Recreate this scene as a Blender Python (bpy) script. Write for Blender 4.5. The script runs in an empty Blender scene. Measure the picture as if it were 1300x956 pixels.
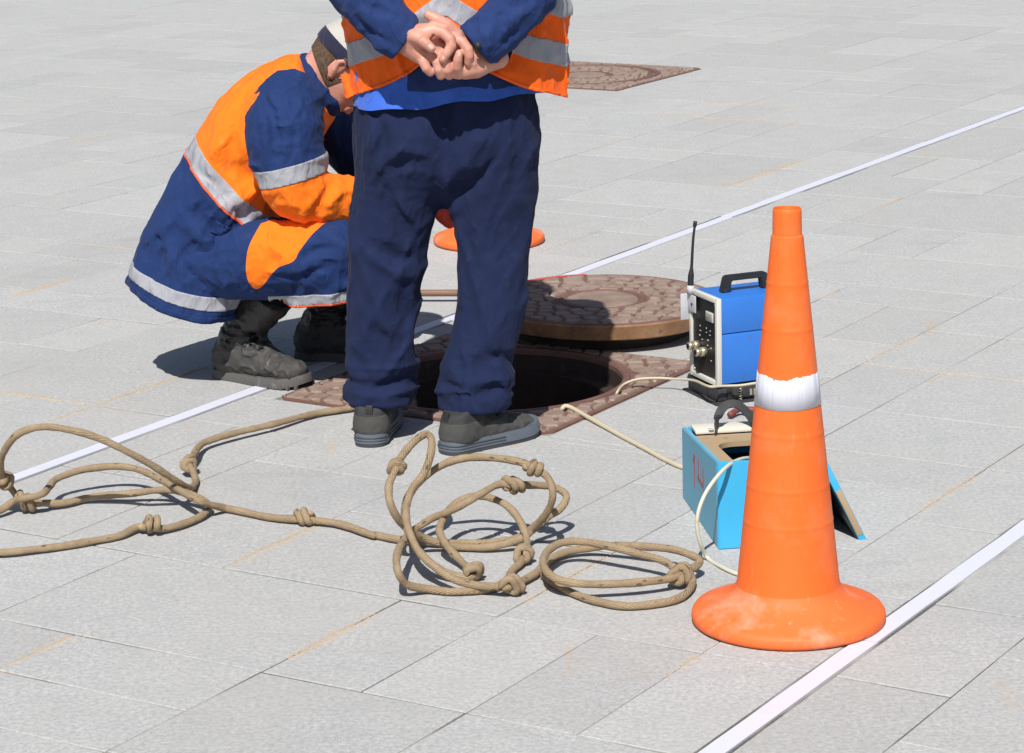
import bpy, bmesh, math, random
import numpy as np
from mathutils import Vector, Matrix
R_ = math.radians
scn = bpy.context.scene
COL = scn.collection

# ------------------------------------------------------------------ camera
PITCH, ROLL = R_(13.1), R_(-1.55)
cam = bpy.data.cameras.new('camera')
cam.sensor_fit = 'HORIZONTAL'; cam.sensor_width = 36.0
cam.lens = 36.0 * 3400.0 / 1300.0
cam.shift_y = -45.0 / 1300.0
cam.clip_end = 500.0
camo = bpy.data.objects.new('camera', cam); COL.objects.link(camo)
cr, sr, cp, sp = math.cos(ROLL), math.sin(ROLL), math.cos(PITCH), math.sin(PITCH)
rt = Vector((cr, sr*sp, sr*cp)); up = Vector((-sr, cr*sp, cr*cp)); bk = -Vector((0, cp, -sp))
camo.matrix_world = Matrix(((rt.x, up.x, bk.x, 0), (rt.y, up.y, bk.y, 0), (rt.z, up.z, bk.z, 1.77), (0, 0, 0, 1)))
scn.camera = camo

# ------------------------------------------------------------------ sky, sun, exposure
SUN_AZ, SUN_EL = R_(-171.0), R_(52.0)      # azimuth of the sun from +Y, clockwise
sd = Vector((math.sin(SUN_AZ)*math.cos(SUN_EL), math.cos(SUN_AZ)*math.cos(SUN_EL), math.sin(SUN_EL)))
w = bpy.data.worlds.new('World'); scn.world = w; w.use_nodes = True
wn = w.node_tree
sky = wn.nodes.new('ShaderNodeTexSky'); sky.sky_type = 'NISHITA'; sky.sun_disc = False
sky.sun_elevation = SUN_EL; sky.sun_rotation = SUN_AZ % (2*math.pi)
sky.air_density = 1.0; sky.dust_density = 1.2; sky.ozone_density = 1.0
bg = wn.nodes['Background']; bg.inputs['Strength'].default_value = 0.065
wn.links.new(sky.outputs[0], bg.inputs[0])
sun = bpy.data.lights.new('sun', 'SUN'); sun.energy = 4.9; sun.angle = R_(0.53); sun.color = (1.0, 0.97, 0.925)
suno = bpy.data.objects.new('sun', sun); COL.objects.link(suno)
suno.rotation_euler = sd.to_track_quat('Z', 'Y').to_euler(); suno.location = (0, 0, 20)
vs = scn.view_settings
vs.view_transform = 'Standard'; vs.look = 'None'; vs.exposure = 0.1; vs.gamma = 1.0; vs.use_curve_mapping = False
scn.render.resolution_x, scn.render.resolution_y = 1024, 753

# ------------------------------------------------------------------ materials
class N:
    """tiny node-tree builder"""
    def __init__(s, name, rough=0.8, metal=0.0):
        s.m = bpy.data.materials.new(name); s.m.use_nodes = True
        s.t = s.m.node_tree; s.b = s.t.nodes['Principled BSDF']
        s.b.inputs['Roughness'].default_value = rough; s.b.inputs['Metallic'].default_value = metal
        s.co = s.t.nodes.new('ShaderNodeTexCoord')
    def _set(s, inp, v):
        if hasattr(v, 'is_output'): s.t.links.new(v, inp)
        else: inp.default_value = v
    def vec(s, scale=(1, 1, 1), rot=(0, 0, 0), src='Object'):
        n = s.t.nodes.new('ShaderNodeMapping'); s.t.links.new(s.co.outputs[src], n.inputs[0])
        n.inputs['Scale'].default_value = scale; n.inputs['Rotation'].default_value = rot
        return n.outputs[0]
    def noise(s, scale, detail=4, rough=0.55, vec=None, dist=0.0):
        n = s.t.nodes.new('ShaderNodeTexNoise'); n.inputs['Scale'].default_value = scale
        n.inputs['Detail'].default_value = detail; n.inputs['Roughness'].default_value = rough
        n.inputs['Distortion'].default_value = dist
        s.t.links.new(vec if vec is not None else s.co.outputs['Object'], n.inputs['Vector'])
        return n.outputs['Fac']
    def voro(s, scale, vec=None, out='Distance', feat='F1'):
        n = s.t.nodes.new('ShaderNodeTexVoronoi'); n.inputs['Scale'].default_value = scale; n.feature = feat
        s.t.links.new(vec if vec is not None else s.co.outputs['Object'], n.inputs['Vector'])
        return n.outputs[out]
    def rmp(s, f, a, b, lo=0.0, hi=1.0):
        n = s.t.nodes.new('ShaderNodeMapRange'); s._set(n.inputs[0], f)
        n.inputs[1].default_value = a; n.inputs[2].default_value = b
        n.inputs[3].default_value = lo; n.inputs[4].default_value = hi
        return n.outputs[0]
    def math(s, op, a, b=0.0):
        n = s.t.nodes.new('ShaderNodeMath'); n.operation = op; s._set(n.inputs[0], a); s._set(n.inputs[1], b)
        return n.outputs[0]
    def mix(s, f, a, b, mode='MIX'):
        n = s.t.nodes.new('ShaderNodeMix'); n.data_type = 'RGBA'; n.blend_type = mode
        s._set(n.inputs[0], f)
        s._set(n.inputs[6], a if hasattr(a, 'is_output') else (*a, 1)); s._set(n.inputs[7], b if hasattr(b, 'is_output') else (*b, 1))
        return n.outputs[2]
    def rand(s):
        n = s.t.nodes.new('ShaderNodeObjectInfo'); return n.outputs['Random']
    def hsv(s, col, val):
        n = s.t.nodes.new('ShaderNodeHueSaturation'); s._set(n.inputs['Color'], col); s._set(n.inputs['Value'], val); return n.outputs[0]
    def sep(s, src='Object'):
        n = s.t.nodes.new('ShaderNodeSeparateXYZ'); s.t.links.new(s.co.outputs[src], n.inputs[0]); return n.outputs
    def color(s, c): s._set(s.b.inputs['Base Color'], c if hasattr(c, 'is_output') else (*c, 1)); return s
    def rough(s, r): s._set(s.b.inputs['Roughness'], r); return s
    def bump(s, h, strength=0.3, dist=0.002):
        n = s.t.nodes.new('ShaderNodeBump'); n.inputs['Strength'].default_value = strength; n.inputs['Distance'].default_value = dist
        s.t.links.new(h, n.inputs['Height']); s.t.links.new(n.outputs[0], s.b.inputs['Normal']); return s
    def spec(s, v): s.b.inputs['Specular IOR Level'].default_value = v; return s

MAT = {}
def granite(name, per_object):
    n = N(name, 0.88); n.spec(0.25)
    sp = n.noise(95, 3, 0.75); sp2 = n.noise(380, 2, 0.6)
    c = n.mix(n.rmp(sp, 0.36, 0.64), (0.352, 0.354, 0.350), (0.53, 0.53, 0.52))
    c = n.mix(n.rmp(n.noise(11, 5, 0.7), 0.42, 0.66, 0, 0.30), c, (0.33, 0.333, 0.335))
    c = n.mix(n.rmp(sp2, 0.62, 0.72, 0, 0.55), c, (0.23, 0.23, 0.235))
    c = n.mix(n.rmp(sp2, 0.26, 0.36, 0.5, 0), c, (0.63, 0.62, 0.60))
    c = n.mix(n.rmp(n.noise(2.6, 5, 0.6), 0.35, 0.72, 0, 0.45), c, (0.44, 0.43, 0.405))
    c = n.mix(n.rmp(n.noise(1.1, 4, 0.6), 0.56, 0.80, 0, 0.35), c, (0.30, 0.30, 0.305))
    v = n.vec((1.0, 0.32, 1), (0, 0, R_(32)))
    st = n.math('MULTIPLY', n.rmp(n.noise(9.0, 5, 0.65, v), 0.60, 0.74), n.rmp(n.noise(1.9, 2, 0.5), 0.48, 0.62))
    c = n.mix(n.math('MULTIPLY', st, 0.55), c, (0.50, 0.34, 0.19))
    v2 = n.vec((0.28, 1.0, 1), (0, 0, R_(18)))
    c = n.mix(n.rmp(n.noise(5.2, 6, 0.7, v2), 0.60, 0.80, 0, 0.40), c, (0.20, 0.20, 0.21))
    if per_object:
        c = n.hsv(c, n.rmp(n.rand(), 0, 1, 0.945, 1.035))
    n.color(c)
    h = n.math('ADD', n.math('MULTIPLY', n.noise(240, 3, 0.7), 0.7), n.math('MULTIPLY', n.noise(35, 4, 0.6), 0.9))
    n.bump(h, 0.5, 0.003)
    return n.m
MAT['granite'] = granite('granite_slab', True)
MAT['granite_far'] = granite('granite_far', False)

n = N('joint_mortar', 0.95)
c = n.mix(n.rmp(n.noise(2.1, 3), 0.46, 0.62), (0.085, 0.083, 0.072), (0.50, 0.49, 0.45))
c = n.mix(n.rmp(n.noise(2.3, 3), 0.55, 0.66, 0, 0.7), c, (0.42, 0.32, 0.21))
n.color(n.mix(n.rmp(n.noise(150, 2), 0.35, 0.7, 0, 0.4), c, (0.25, 0.24, 0.22))); n.bump(n.noise(300, 3), 0.6, 0.003); MAT['mortar'] = n.m

n = N('sand', 0.95)
n.color(n.mix(n.rmp(n.noise(260, 3, 0.7), 0.3, 0.7), (0.38, 0.275, 0.175), (0.55, 0.44, 0.31))); n.bump(n.noise(400, 2), 0.7, 0.002); MAT['sand'] = n.m

n = N('white_strip', 0.45)
c = n.mix(n.rmp(n.noise(9, 5, 0.65), 0.55, 0.8, 0, 0.35), (0.66, 0.67, 0.75), (0.52, 0.51, 0.52))
c = n.mix(n.rmp(n.noise(3.2, 4, 0.6), 0.66, 0.74, 0, 0.25), c, (0.55, 0.44, 0.34)); n.color(c); MAT['strip'] = n.m

def iron(name, a, b, rust):
    n = N(name, 0.62, 0.0); n.spec(0.35)
    c = n.mix(n.rmp(n.noise(14, 6, 0.65), 0.35, 0.65), a, b)
    c = n.mix(n.rmp(n.noise(45, 4, 0.7), 0.56, 0.72, 0, 0.75), c, rust)
    c = n.mix(n.rmp(n.noise(5, 4, 0.6), 0.6, 0.8, 0, 0.5), c, (0.38, 0.31, 0.26))
    n.color(c); n.bump(n.noise(170, 4, 0.7), 0.55, 0.002); return n.m
MAT['iron_groove'] = iron('iron_groove', (0.15, 0.078, 0.063), (0.20, 0.108, 0.088), (0.12, 0.06, 0.045))
MAT['iron_cell'] = iron('iron_cell', (0.235, 0.165, 0.130), (0.33, 0.245, 0.20), (0.18, 0.11, 0.08))
MAT['iron_rim'] = iron('iron_rim', (0.20, 0.105, 0.05), (0.34, 0.19, 0.10), (0.07, 0.042, 0.032))
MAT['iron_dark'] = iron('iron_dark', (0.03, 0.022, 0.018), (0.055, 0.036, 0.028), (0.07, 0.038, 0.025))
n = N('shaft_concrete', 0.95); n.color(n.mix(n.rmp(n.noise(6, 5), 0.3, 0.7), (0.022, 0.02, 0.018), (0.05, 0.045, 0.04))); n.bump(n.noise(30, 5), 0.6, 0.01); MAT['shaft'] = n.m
n = N('red_paint', 0.55); n.color(n.mix(n.rmp(n.noise(25, 4), 0.5, 0.65), (0.55, 0.08, 0.06), (0.30, 0.13, 0.10))); MAT['red_paint'] = n.m

def plastic(name, col, dirt, rough=0.5, amt=0.5):
    n = N(name, rough); n.spec(0.4)
    z = n.sep()[2]
    v = n.vec((1, 1, 0.25))
    c = n.mix(n.rmp(n.noise(9, 6, 0.65), 0.50, 0.75, 0, amt), col, dirt)
    c = n.mix(n.rmp(n.noise(38, 4, 0.7, v), 0.62, 0.74, 0, amt*0.8), c, dirt)
    c = n.mix(n.rmp(n.noise(2.3, 3, 0.5), 0.52, 0.72, 0, 0.22), c, (col[0]*0.9, col[1]*0.75, col[2]*0.7))
    c = n.mix(n.rmp(n.noise(26, 5, 0.75, n.vec((1, 1, 0.5), (0.6, 0.2, 0.9))), 0.68, 0.76, 0, 0.45), c, (0.16, 0.07, 0.04))
    n.color(c); n.rough(n.rmp(n.noise(20, 4), 0.3, 0.7, rough-0.1, rough+0.18)); n.bump(n.noise(60, 5, 0.6), 0.12, 0.002)
    return n.m
MAT['cone'] = plastic('cone_orange', (0.88, 0.15, 0.020), (0.86, 0.33, 0.18), 0.5, 0.3)
MAT['cone_base'] = plastic('cone_base_orange', (0.86, 0.16, 0.035), (0.80, 0.40, 0.28), 0.6, 0.75)
n = N('cone_band', 0.4); n.color(n.mix(n.rmp(n.noise(11, 5, 0.65, n.vec((1, 1, 0.15))), 0.56, 0.75, 0, 0.4), (0.62, 0.63, 0.70), (0.56, 0.51, 0.44))); MAT['cone_band'] = n.m

def paint(name, col, wear, amt=0.6, scale=16, rough=0.45):
    n = N(name, rough)
    c = n.mix(n.rmp(n.noise(scale, 6, 0.7), 0.62, 0.68, 0, amt), col, wear)
    c = n.mix(n.rmp(n.noise(6, 4, 0.6), 0.45, 0.8, 0, 0.3), c, (col[0]*0.7, col[1]*0.72, col[2]*0.75))
    c = n.mix(n.rmp(n.noise(70, 3, 0.7, n.vec((1, 1, 0.1), (0.5, 0.4, 0))), 0.66, 0.70, 0, amt*0.7), c, wear)
    n.color(c); n.bump(n.noise(90, 4), 0.1, 0.001); return n.m
MAT['device_blue'] = paint('device_blue', (0.03, 0.17, 0.58), (0.10, 0.09, 0.12), 0.55, 22, 0.42)
MAT['device_frame'] = paint('device_frame', (0.62, 0.61, 0.56), (0.25, 0.22, 0.18), 0.7, 26, 0.5)
MAT['panel_black'] = paint('panel_black', (0.012, 0.012, 0.013), (0.08, 0.075, 0.07), 0.4, 40, 0.4)
MAT['teal'] = paint('teal_paint', (0.05, 0.43, 0.74), (0.14, 0.30, 0.38), 0.45, 20, 0.5)
MAT['teal_dusty'] = paint('teal_dusty', (0.15, 0.40, 0.54), (0.30, 0.36, 0.38), 0.5, 9, 0.7)
MAT['wood'] = paint('bare_wood', (0.42, 0.30, 0.17), (0.22, 0.15, 0.09), 0.6, 14, 0.8)
MAT['cream'] = paint('cream_paint', (0.68, 0.64, 0.54), (0.25, 0.24, 0.2), 0.6, 30, 0.7)
MAT['brass'] = paint('brass_connector', (0.52, 0.47, 0.33), (0.2, 0.16, 0.1), 0.4, 60, 0.35); MAT['brass'].node_tree.nodes['Principled BSDF'].inputs['Metallic'].default_value = 0.7
MAT['lt_grey'] = paint('light_grey_plastic', (0.50, 0.51, 0.54), (0.3, 0.3, 0.3), 0.4, 30, 0.5)
MAT['white_mark'] = paint('white_marking', (0.7, 0.7, 0.68), (0.4, 0.4, 0.4), 0.4, 50, 0.6)
MAT['red_mark'] = paint('red_marking', (0.40, 0.10, 0.10), (0.20, 0.25, 0.32), 0.6, 60, 0.6)
MAT['black_rubber'] = paint('black_rubber', (0.018, 0.018, 0.02), (0.07, 0.065, 0.06), 0.5, 40, 0.6)
MAT['battery'] = paint('battery_case', (0.03, 0.03, 0.033), (0.10, 0.09, 0.08), 0.6, 30, 0.7)
MAT['maroon'] = paint('maroon_rubber', (0.20, 0.05, 0.045), (0.3, 0.2, 0.16), 0.5, 30, 0.6)
MAT['cable'] = paint('pale_cable', (0.56, 0.49, 0.35), (0.36, 0.30, 0.2), 0.5, 30, 0.55)
MAT['tube'] = paint('pale_tube', (0.62, 0.60, 0.47), (0.45, 0.42, 0.3), 0.5, 30, 0.4)
MAT['rod'] = paint('rusty_rod', (0.22, 0.12, 0.08), (0.1, 0.07, 0.05), 0.6, 40, 0.6)

n = N('rope_fibre', 0.95); n.spec(0.1)
uvx = n.sep('UV')
tw = n.t.nodes.new('ShaderNodeTexWave'); tw.bands_direction = 'DIAGONAL'; tw.inputs['Scale'].default_value = 1.0
n.t.links.new(n.vec((55, 9, 1), src='UV'), tw.inputs[0])
tw.inputs['Distortion'].default_value = 1.5; tw.inputs['Detail'].default_value = 2.0
c = n.mix(n.rmp(n.noise(30, 5, 0.65), 0.3, 0.7), (0.33, 0.24, 0.148), (0.47, 0.36, 0.235))
c = n.mix(n.math('MULTIPLY', tw.outputs['Fac'], 0.35), c, (0.30, 0.215, 0.13))
fl = n.voro(1.0, n.vec((26, 3.0, 1), src='UV'))
c = n.mix(n.rmp(fl, 0.13, 0.20, 0.75, 0), c, (0.09, 0.07, 0.055))
n.color(c); n.bump(n.math('ADD', tw.outputs['Fac'], n.math('MULTIPLY', n.noise(420, 3, 0.7), 1.2)), 0.75, 0.0022); MAT['rope'] = n.m

def fabric(name, col, var=0.25, bump=0.35, rough=0.9, sheen=0.15, fold=0.006):
    n = N(name, rough); n.spec(0.15)
    d = (col[0]*(1-var), col[1]*(1-var), col[2]*(1-var)); l = (col[0]*(1+var), col[1]*(1+var), col[2]*(1+var))
    c = n.mix(n.rmp(n.noise(7, 5, 0.6), 0.3, 0.7), d, l)
    g = sum(col)/3
    c = n.mix(n.rmp(n.noise(19, 5, 0.7), 0.62, 0.8, 0, 0.18), c, (g+0.06, g+0.06, g+0.06))
    n.color(c); n.b.inputs['Sheen Weight'].default_value = sheen; n.b.inputs['Sheen Roughness'].default_value = 0.5
    def crease(scale, wd, vec, dist):
        q = n.math('ABSOLUTE', n.math('SUBTRACT', n.noise(scale, 2, 0.5, vec, dist), 0.5))
        return n.rmp(q, 0.0, wd, 1.0, 0.0)
    v1 = n.vec((1.0, 1.0, 0.45), (0.25, 0.5, 0.2)); v2 = n.vec((1.0, 1.0, 0.5), (-0.3, -0.7, 0.4))
    h = n.math('ADD', n.math('MULTIPLY', crease(9, 0.10, v1, 0.6), 0.55), n.math('MULTIPLY', crease(21, 0.12, v2, 0.8), 0.28))
    h = n.math('ADD', h, n.math('MULTIPLY', n.noise(14, 3, 0.5), 0.6))
    h = n.math('ADD', h, n.math('MULTIPLY', n.noise(700, 1), 0.035))
    n.bump(h, bump*1.6, fold*1.5)
    return n.m
MAT['trouser'] = fabric('trouser_navy', (0.0122, 0.0195, 0.058), 0.12, 0.25, 0.9, 0.02)
MAT['jacket_navy'] = fabric('jacket_navy', (0.017, 0.036, 0.125), 0.12, 0.35, 0.85, 0.04)
MAT['suit_navy'] = fabric('suit_navy', (0.0135, 0.033, 0.118), 0.12, 0.35, 0.8, 0.03)
MAT['shirt_blue'] = fabric('shirt_blue', (0.045, 0.13, 0.55), 0.1, 0.4)
MAT['orange'] = fabric('hivis_orange', (0.93, 0.19, 0.012), 0.06, 0.35, 0.85, 0.05)
MAT['orange_vest'] = fabric('hivis_orange_vest', (0.92, 0.13, 0.010), 0.06, 0.35, 0.75, 0.05)
MAT['piping'] = fabric('piping_orange', (0.85, 0.12, 0.03), 0.06, 0.2)
MAT['reflect'] = fabric('reflective_grey', (0.34, 0.345, 0.38), 0.10, 0.3, 0.5, 0.0)
MAT['boot'] = paint('boot_leather', (0.020, 0.019, 0.019), (0.17, 0.155, 0.14), 0.55, 18, 0.5)
MAT['boot_toe'] = paint('boot_dusty', (0.050, 0.047, 0.045), (0.17, 0.15, 0.13), 0.8, 14, 0.7)
MAT['boot_sole'] = paint('boot_sole', (0.10, 0.095, 0.09), (0.22, 0.20, 0.18), 0.8, 22, 0.85)
MAT['sneaker'] = paint('sneaker_suede', (0.060, 0.059, 0.055), (0.10, 0.098, 0.09), 0.6, 20, 0.9)
MAT['sneaker_dark'] = paint('sneaker_dark', (0.03, 0.03, 0.032), (0.07, 0.07, 0.07), 0.5, 20, 0.8)
MAT['sneaker_sole'] = paint('sneaker_sole', (0.11, 0.13, 0.16), (0.06, 0.066, 0.075), 0.5, 16, 0.45)
MAT['sneaker_sole2'] = paint('sneaker_outsole', (0.05, 0.055, 0.062), (0.12, 0.12, 0.115), 0.5, 16, 0.6)
MAT['cap_dark'] = fabric('cap_navy', (0.022, 0.024, 0.05), 0.15)
MAT['cap_beige'] = fabric('cap_beige', (0.46, 0.44, 0.40), 0.1)
n = N('skin', 0.5)
c = n.mix(n.rmp(n.noise(22, 5, 0.6), 0.3, 0.7), (0.50, 0.21, 0.15), (0.66, 0.335, 0.25))
c = n.mix(n.rmp(n.noise(9, 3), 0.5, 0.75, 0, 0.4), c, (0.60, 0.22, 0.17)); n.color(c)
n.b.inputs['Subsurface Weight'].default_value = 0.12; n.b.inputs['Subsurface Radius'].default_value = (0.01, 0.004, 0.002)
n.bump(n.math('ADD', n.noise(160, 4, 0.7), n.math('MULTIPLY', n.noise(60, 3), 0.8)), 0.35, 0.0015); MAT['skin'] = n.m
n = N('nail', 0.3); n.color((0.72, 0.47, 0.40)); MAT['nail'] = n.m
n = N('hair', 0.8); n.color(n.mix(n.rmp(n.noise(260, 3, 0.6, n.vec((1, 1, 0.2))), 0.35, 0.7), (0.045, 0.026, 0.016), (0.14, 0.085, 0.05))); n.bump(n.noise(300, 2, 0.5, n.vec((1, 1, 0.2))), 0.6, 0.003); MAT['hair'] = n.m
n = N('eye', 0.2); n.color((0.6, 0.6, 0.6)); MAT['eye'] = n.m
n = N('meter_glass', 0.15); n.color((0.35, 0.34, 0.28)); MAT['meter'] = n.m
n = N('red_glove', 0.85); n.color((0.55, 0.06, 0.04)); MAT['glove'] = n.m

# ------------------------------------------------------------------ object helpers
def link(name, me, mat=None, parent=None, smooth=False):
    o = bpy.data.objects.new(name, me); COL.objects.link(o)
    if mat is not None and not me.materials: me.materials.append(MAT[mat] if isinstance(mat, str) else mat)
    if smooth:
        me.polygons.foreach_set('use_smooth', [True]*len(me.polygons))
    if parent is not None: o.parent = parent
    return o
def pyd(name, v, f, mat=None, parent=None, smooth=False):
    me = bpy.data.meshes.new(name); me.from_pydata([tuple(map(float, p)) for p in v], [], [tuple(map(int, q)) for q in f]); me.update()
    return link(name, me, mat, parent, smooth)
def bmo(name, bm, mat=None, parent=None, smooth=False, angle=None):
    bmesh.ops.recalc_face_normals(bm, faces=bm.faces)
    me = bpy.data.meshes.new(name); bm.to_mesh(me); bm.free()
    o = link(name, me, mat, parent, smooth or angle is not None)
    if angle is not None:
        me.set_sharp_from_angle(angle=R_(angle))
    return o
def empty(name, loc=(0, 0, 0), rotz=0.0):
    o = bpy.data.objects.new(name, None); o.empty_display_size = 0.1; COL.objects.link(o)
    o.location = loc; o.rotation_euler = (0, 0, rotz); return o
def tag(o, label, cat, group=None):
    o['label'] = label; o['category'] = cat
    if group: o['group'] = group
    return o
def lathe(name, prof, seg, mat, parent=None, angle=35, closed=False):
    v, f = [], []
    m = len(prof)
    for i in range(seg):
        a = 2*math.pi*i/seg
        for r, z in prof: v.append((r*math.cos(a), r*math.sin(a), z))
    for i in range(seg):
        j = (i+1) % seg
        for k in range(m-1 if not closed else m):
            k2 = (k+1) % m
            f.append((i*m+k, j*m+k, j*m+k2, i*m+k2))
    bm = bmesh.new(); me = bpy.data.meshes.new(name); me.from_pydata(v, [], f); bm.from_mesh(me); bpy.data.meshes.remove(me)
    bmesh.ops.remove_doubles(bm, verts=bm.verts, dist=1e-5)
    return bmo(name, bm, mat, parent, True, angle)
def box(bm, lo, hi, bev=0.0, M=None, seg=2):
    r = bmesh.ops.create_cube(bm, size=1.0); vs_ = r['verts']
    for v in vs_:
        v.co = Vector([(lo[i]+hi[i])/2 + v.co[i]*(hi[i]-lo[i]) for i in range(3)])
    if bev > 0:
        es = list({e for v in vs_ for e in v.link_edges})
        rr = bmesh.ops.bevel(bm, geom=es, offset=bev, segments=seg, affect='EDGES', profile=0.5)
        vs_ = list({v for f in rr['faces'] for v in f.verts} | {v for v in vs_ if v.is_valid})
    if M is not None: bmesh.ops.transform(bm, matrix=M, verts=vs_)
    return vs_
def boxo(name, lo, hi, mat, parent=None, bev=0.002, M=None):
    bm = bmesh.new(); box(bm, lo, hi, bev, M); return bmo(name, bm, mat, parent, True, 40)
def crom(pts, step):
    """centripetal-ish Catmull-Rom resample of rows (first 3 columns = position)"""
    P = np.array(pts, float); n_ = len(P)
    if n_ == 2:
        k = max(2, int(np.linalg.norm(P[1][:3]-P[0][:3])/step)+1)
        return np.array([P[0]+(P[1]-P[0])*t for t in np.linspace(0, 1, k)])
    out = []
    for i in range(n_-1):
        p0 = P[max(i-1, 0)]; p1 = P[i]; p2 = P[i+1]; p3 = P[min(i+2, n_-1)]
        L = np.linalg.norm(p2[:3]-p1[:3]); k = max(1, int(round(L/step)))
        l0 = max(np.linalg.norm(p1[:3]-p0[:3]), 1e-6); l2 = max(np.linalg.norm(p3[:3]-p2[:3]), 1e-6); L = max(L, 1e-6)
        m1 = (p2-p0)*L/(L+l0) if i > 0 else (p2-p1)
        m2 = (p3-p1)*L/(L+l2) if i < n_-2 else (p2-p1)
        for j in range(k):
            t = j/k; t2 = t*t; t3 = t2*t
            out.append((2*t3-3*t2+1)*p1+(t3-2*t2+t)*m1+(-2*t3+3*t2)*p2+(t3-t2)*m2)
    out.append(P[-1]); return np.array(out)
def tube(name, pts, r, mat, parent=None, seg=10, step=0.01, cap=True, resample=True, rfun=None):
    P = crom(pts, step) if resample else np.array(pts, float)
    P = P[:, :3]; T = np.gradient(P, axis=0); T /= np.maximum(np.linalg.norm(T, axis=1), 1e-9)[:, None]
    nrm = np.cross(T[0], (0, 0, 1.0)); 
    if np.linalg.norm(nrm) < 1e-3: nrm = np.cross(T[0], (1.0, 0, 0))
    nrm /= np.linalg.norm(nrm); v, f, uv = [], [], []
    ln = 0.0; lens = []
    for i in range(len(P)):
        if i: ln += np.linalg.norm(P[i]-P[i-1])
        lens.append(ln)
        nrm = nrm - T[i]*np.dot(nrm, T[i]); nrm /= np.linalg.norm(nrm); b = np.cross(T[i], nrm)
        rr = r if rfun is None else r*rfun(ln)
        for k in range(seg):
            a = 2*math.pi*k/seg; v.append(P[i]+rr*(math.cos(a)*nrm+math.sin(a)*b))
    for i in range(len(P)-1):
        for k in range(seg):
            k2 = (k+1) % seg
            f.append((i*seg+k, i*seg+k2, (i+1)*seg+k2, (i+1)*seg+k))
            uv += [(lens[i], k/seg), (lens[i], (k+1)/seg), (lens[i+1], (k+1)/seg), (lens[i+1], k/seg)]
    if cap:
        f.append(tuple(range(seg))[::-1]); f.append(tuple((len(P)-1)*seg+k for k in range(seg)))
        uv += [(0, 0)]*(2*seg)
    o = pyd(name, v, f, mat, parent, True)
    ul = o.data.uv_layers.new(name='UVMap'); ul.data.foreach_set('uv', np.array(uv, np.float32).ravel())
    return o


# ================================================================== PAVEMENT
AZ = R_(32.0)
UA = np.array([math.sin(AZ), math.cos(AZ)]); UB = np.array([math.cos(AZ), -math.sin(AZ)])
def uvw(u, v, z=0.0):
    p = u*UA + v*UB; return (p[0], p[1], z)
FR1 = (5.590, 6.450, -4.255, -3.390)      # open manhole frame (u0,u1,v0,v1)
FR2 = (11.20, 12.09, -7.24, -6.36)        # closed manhole frame further away
STR = ((-4.390, -4.335), (-2.075, -2.020))

# bedding sheet under the slabs, reaching to the horizon, with the shaft opening left out
def sheet():
    v, f = [], []
    us = [-60, FR1[0]+.02, FR1[1]-.02, 160]; ws = [-160, FR1[2]+.02, FR1[3]-.02, 120]
    for a in us:
        for b in ws: v.append(uvw(a, b, -0.0024))
    for i in range(3):
        for j in range(3):
            if i == 1 and j == 1: continue
            f.append((i*4+j, i*4+j+1, (i+1)*4+j+1, (i+1)*4+j))
    return v, f
pave = pyd('pavement', *sheet(), 'mortar'); pave['kind'] = 'structure'
pave['label'] = 'pale grey granite paving of modular slabs with thin sandy joints'

ULN = [2.46, 2.69, 2.93, 3.16, 3.40, 3.63, 3.862, 4.10, 4.345, 4.58, 4.82, 5.07, 5.318, 5.55, 5.79, 5.99, 6.18, 6.41, 6.632, 6.87, 7.09, 7.34, 7.59, 7.82,
       8.05, 8.29, 8.53, 8.77, 9.01, 9.25, 9.48, 9.72, 9.95, 10.17, 10.38, 10.585, 10.81, 11.03]
while ULN[-1] < 30: ULN.append(ULN[-1]+0.2335)
KMIN, KMAX = -30, 100
def vln(k):
    if k <= 0: return -2.067+0.047-0.2335*k if k < 0 else -2.067
    if k <= 10: return -2.067-0.2335*k
    return -4.415-0.2335*(k-10)
def ui(u): return min(range(len(ULN)), key=lambda i: abs(ULN[i]-u))
def ki(v): return min(range(KMIN, KMAX), key=lambda k: abs(vln(k)-v))
fA, fB = set(), set()
for u0, u1, v in [(3.63, 3.86, -3.46), (4.34, 4.82, -3.47), (3.86, 4.34, -3.0), (3.86, 4.34, -2.77), (4.34, 4.82, -2.77), (4.82, 5.32, -3.0), (3.86, 4.58, -2.3),
                  (5.79, 6.63, -2.78), (5.32, 6.18, -2.3), (6.63, 7.09, -3.0), (7.59, 7.82, -3.0), (7.09, 7.34, -2.77), (8.05, 8.53, -3.47), (8.53, 9.25, -3.94),
                  (7.34, 7.59, -3.47), (8.77, 9.01, -4.17), (8.29, 8.53, -3.94), (9.01, 9.72, -4.65), (9.48, 10.58, -5.12), (9.72, 10.17, -5.36), (7.82, 8.53, -4.65),
                  (10.585, 11.03, -5.88), (7.59, 7.82, -7.03), (6.87, 7.09, -6.3), (6.41, 6.63, -5.83), (5.79, 6.18, -5.34), (6.87, 7.09, -5.83), (8.29, 8.77, -7.5),
                  (8.77, 9.25, -7.8), (5.32, 5.79, -4.65), (4.34, 4.58, -3.94), (7.59, 7.82, -4.17), (4.82, 5.07, -4.08)]:
    k = ki(v)
    for i in range(ui(u0), ui(u1)): fA.add((i, k))
for u, v0, v1 in [(3.862, -4.2, -2.7), (4.345, -3.94, -2.3), (5.318, -5.4, -4.4), (6.632, -3.0, -2.3), (10.585, -5.9, -4.6), (11.03, -5.9, -5.1), (7.09, -6.5, -5.8),
                  (4.82, -3.47, -2.77), (8.53, -4.6, -3.5), (8.05, -3.47, -2.77), (7.59, -3.94, -3.0)]:
    for k in range(ki(v1), ki(v0)): fB.add((ui(u), k))
random.seed(11)
used = {}
rects = []
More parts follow.
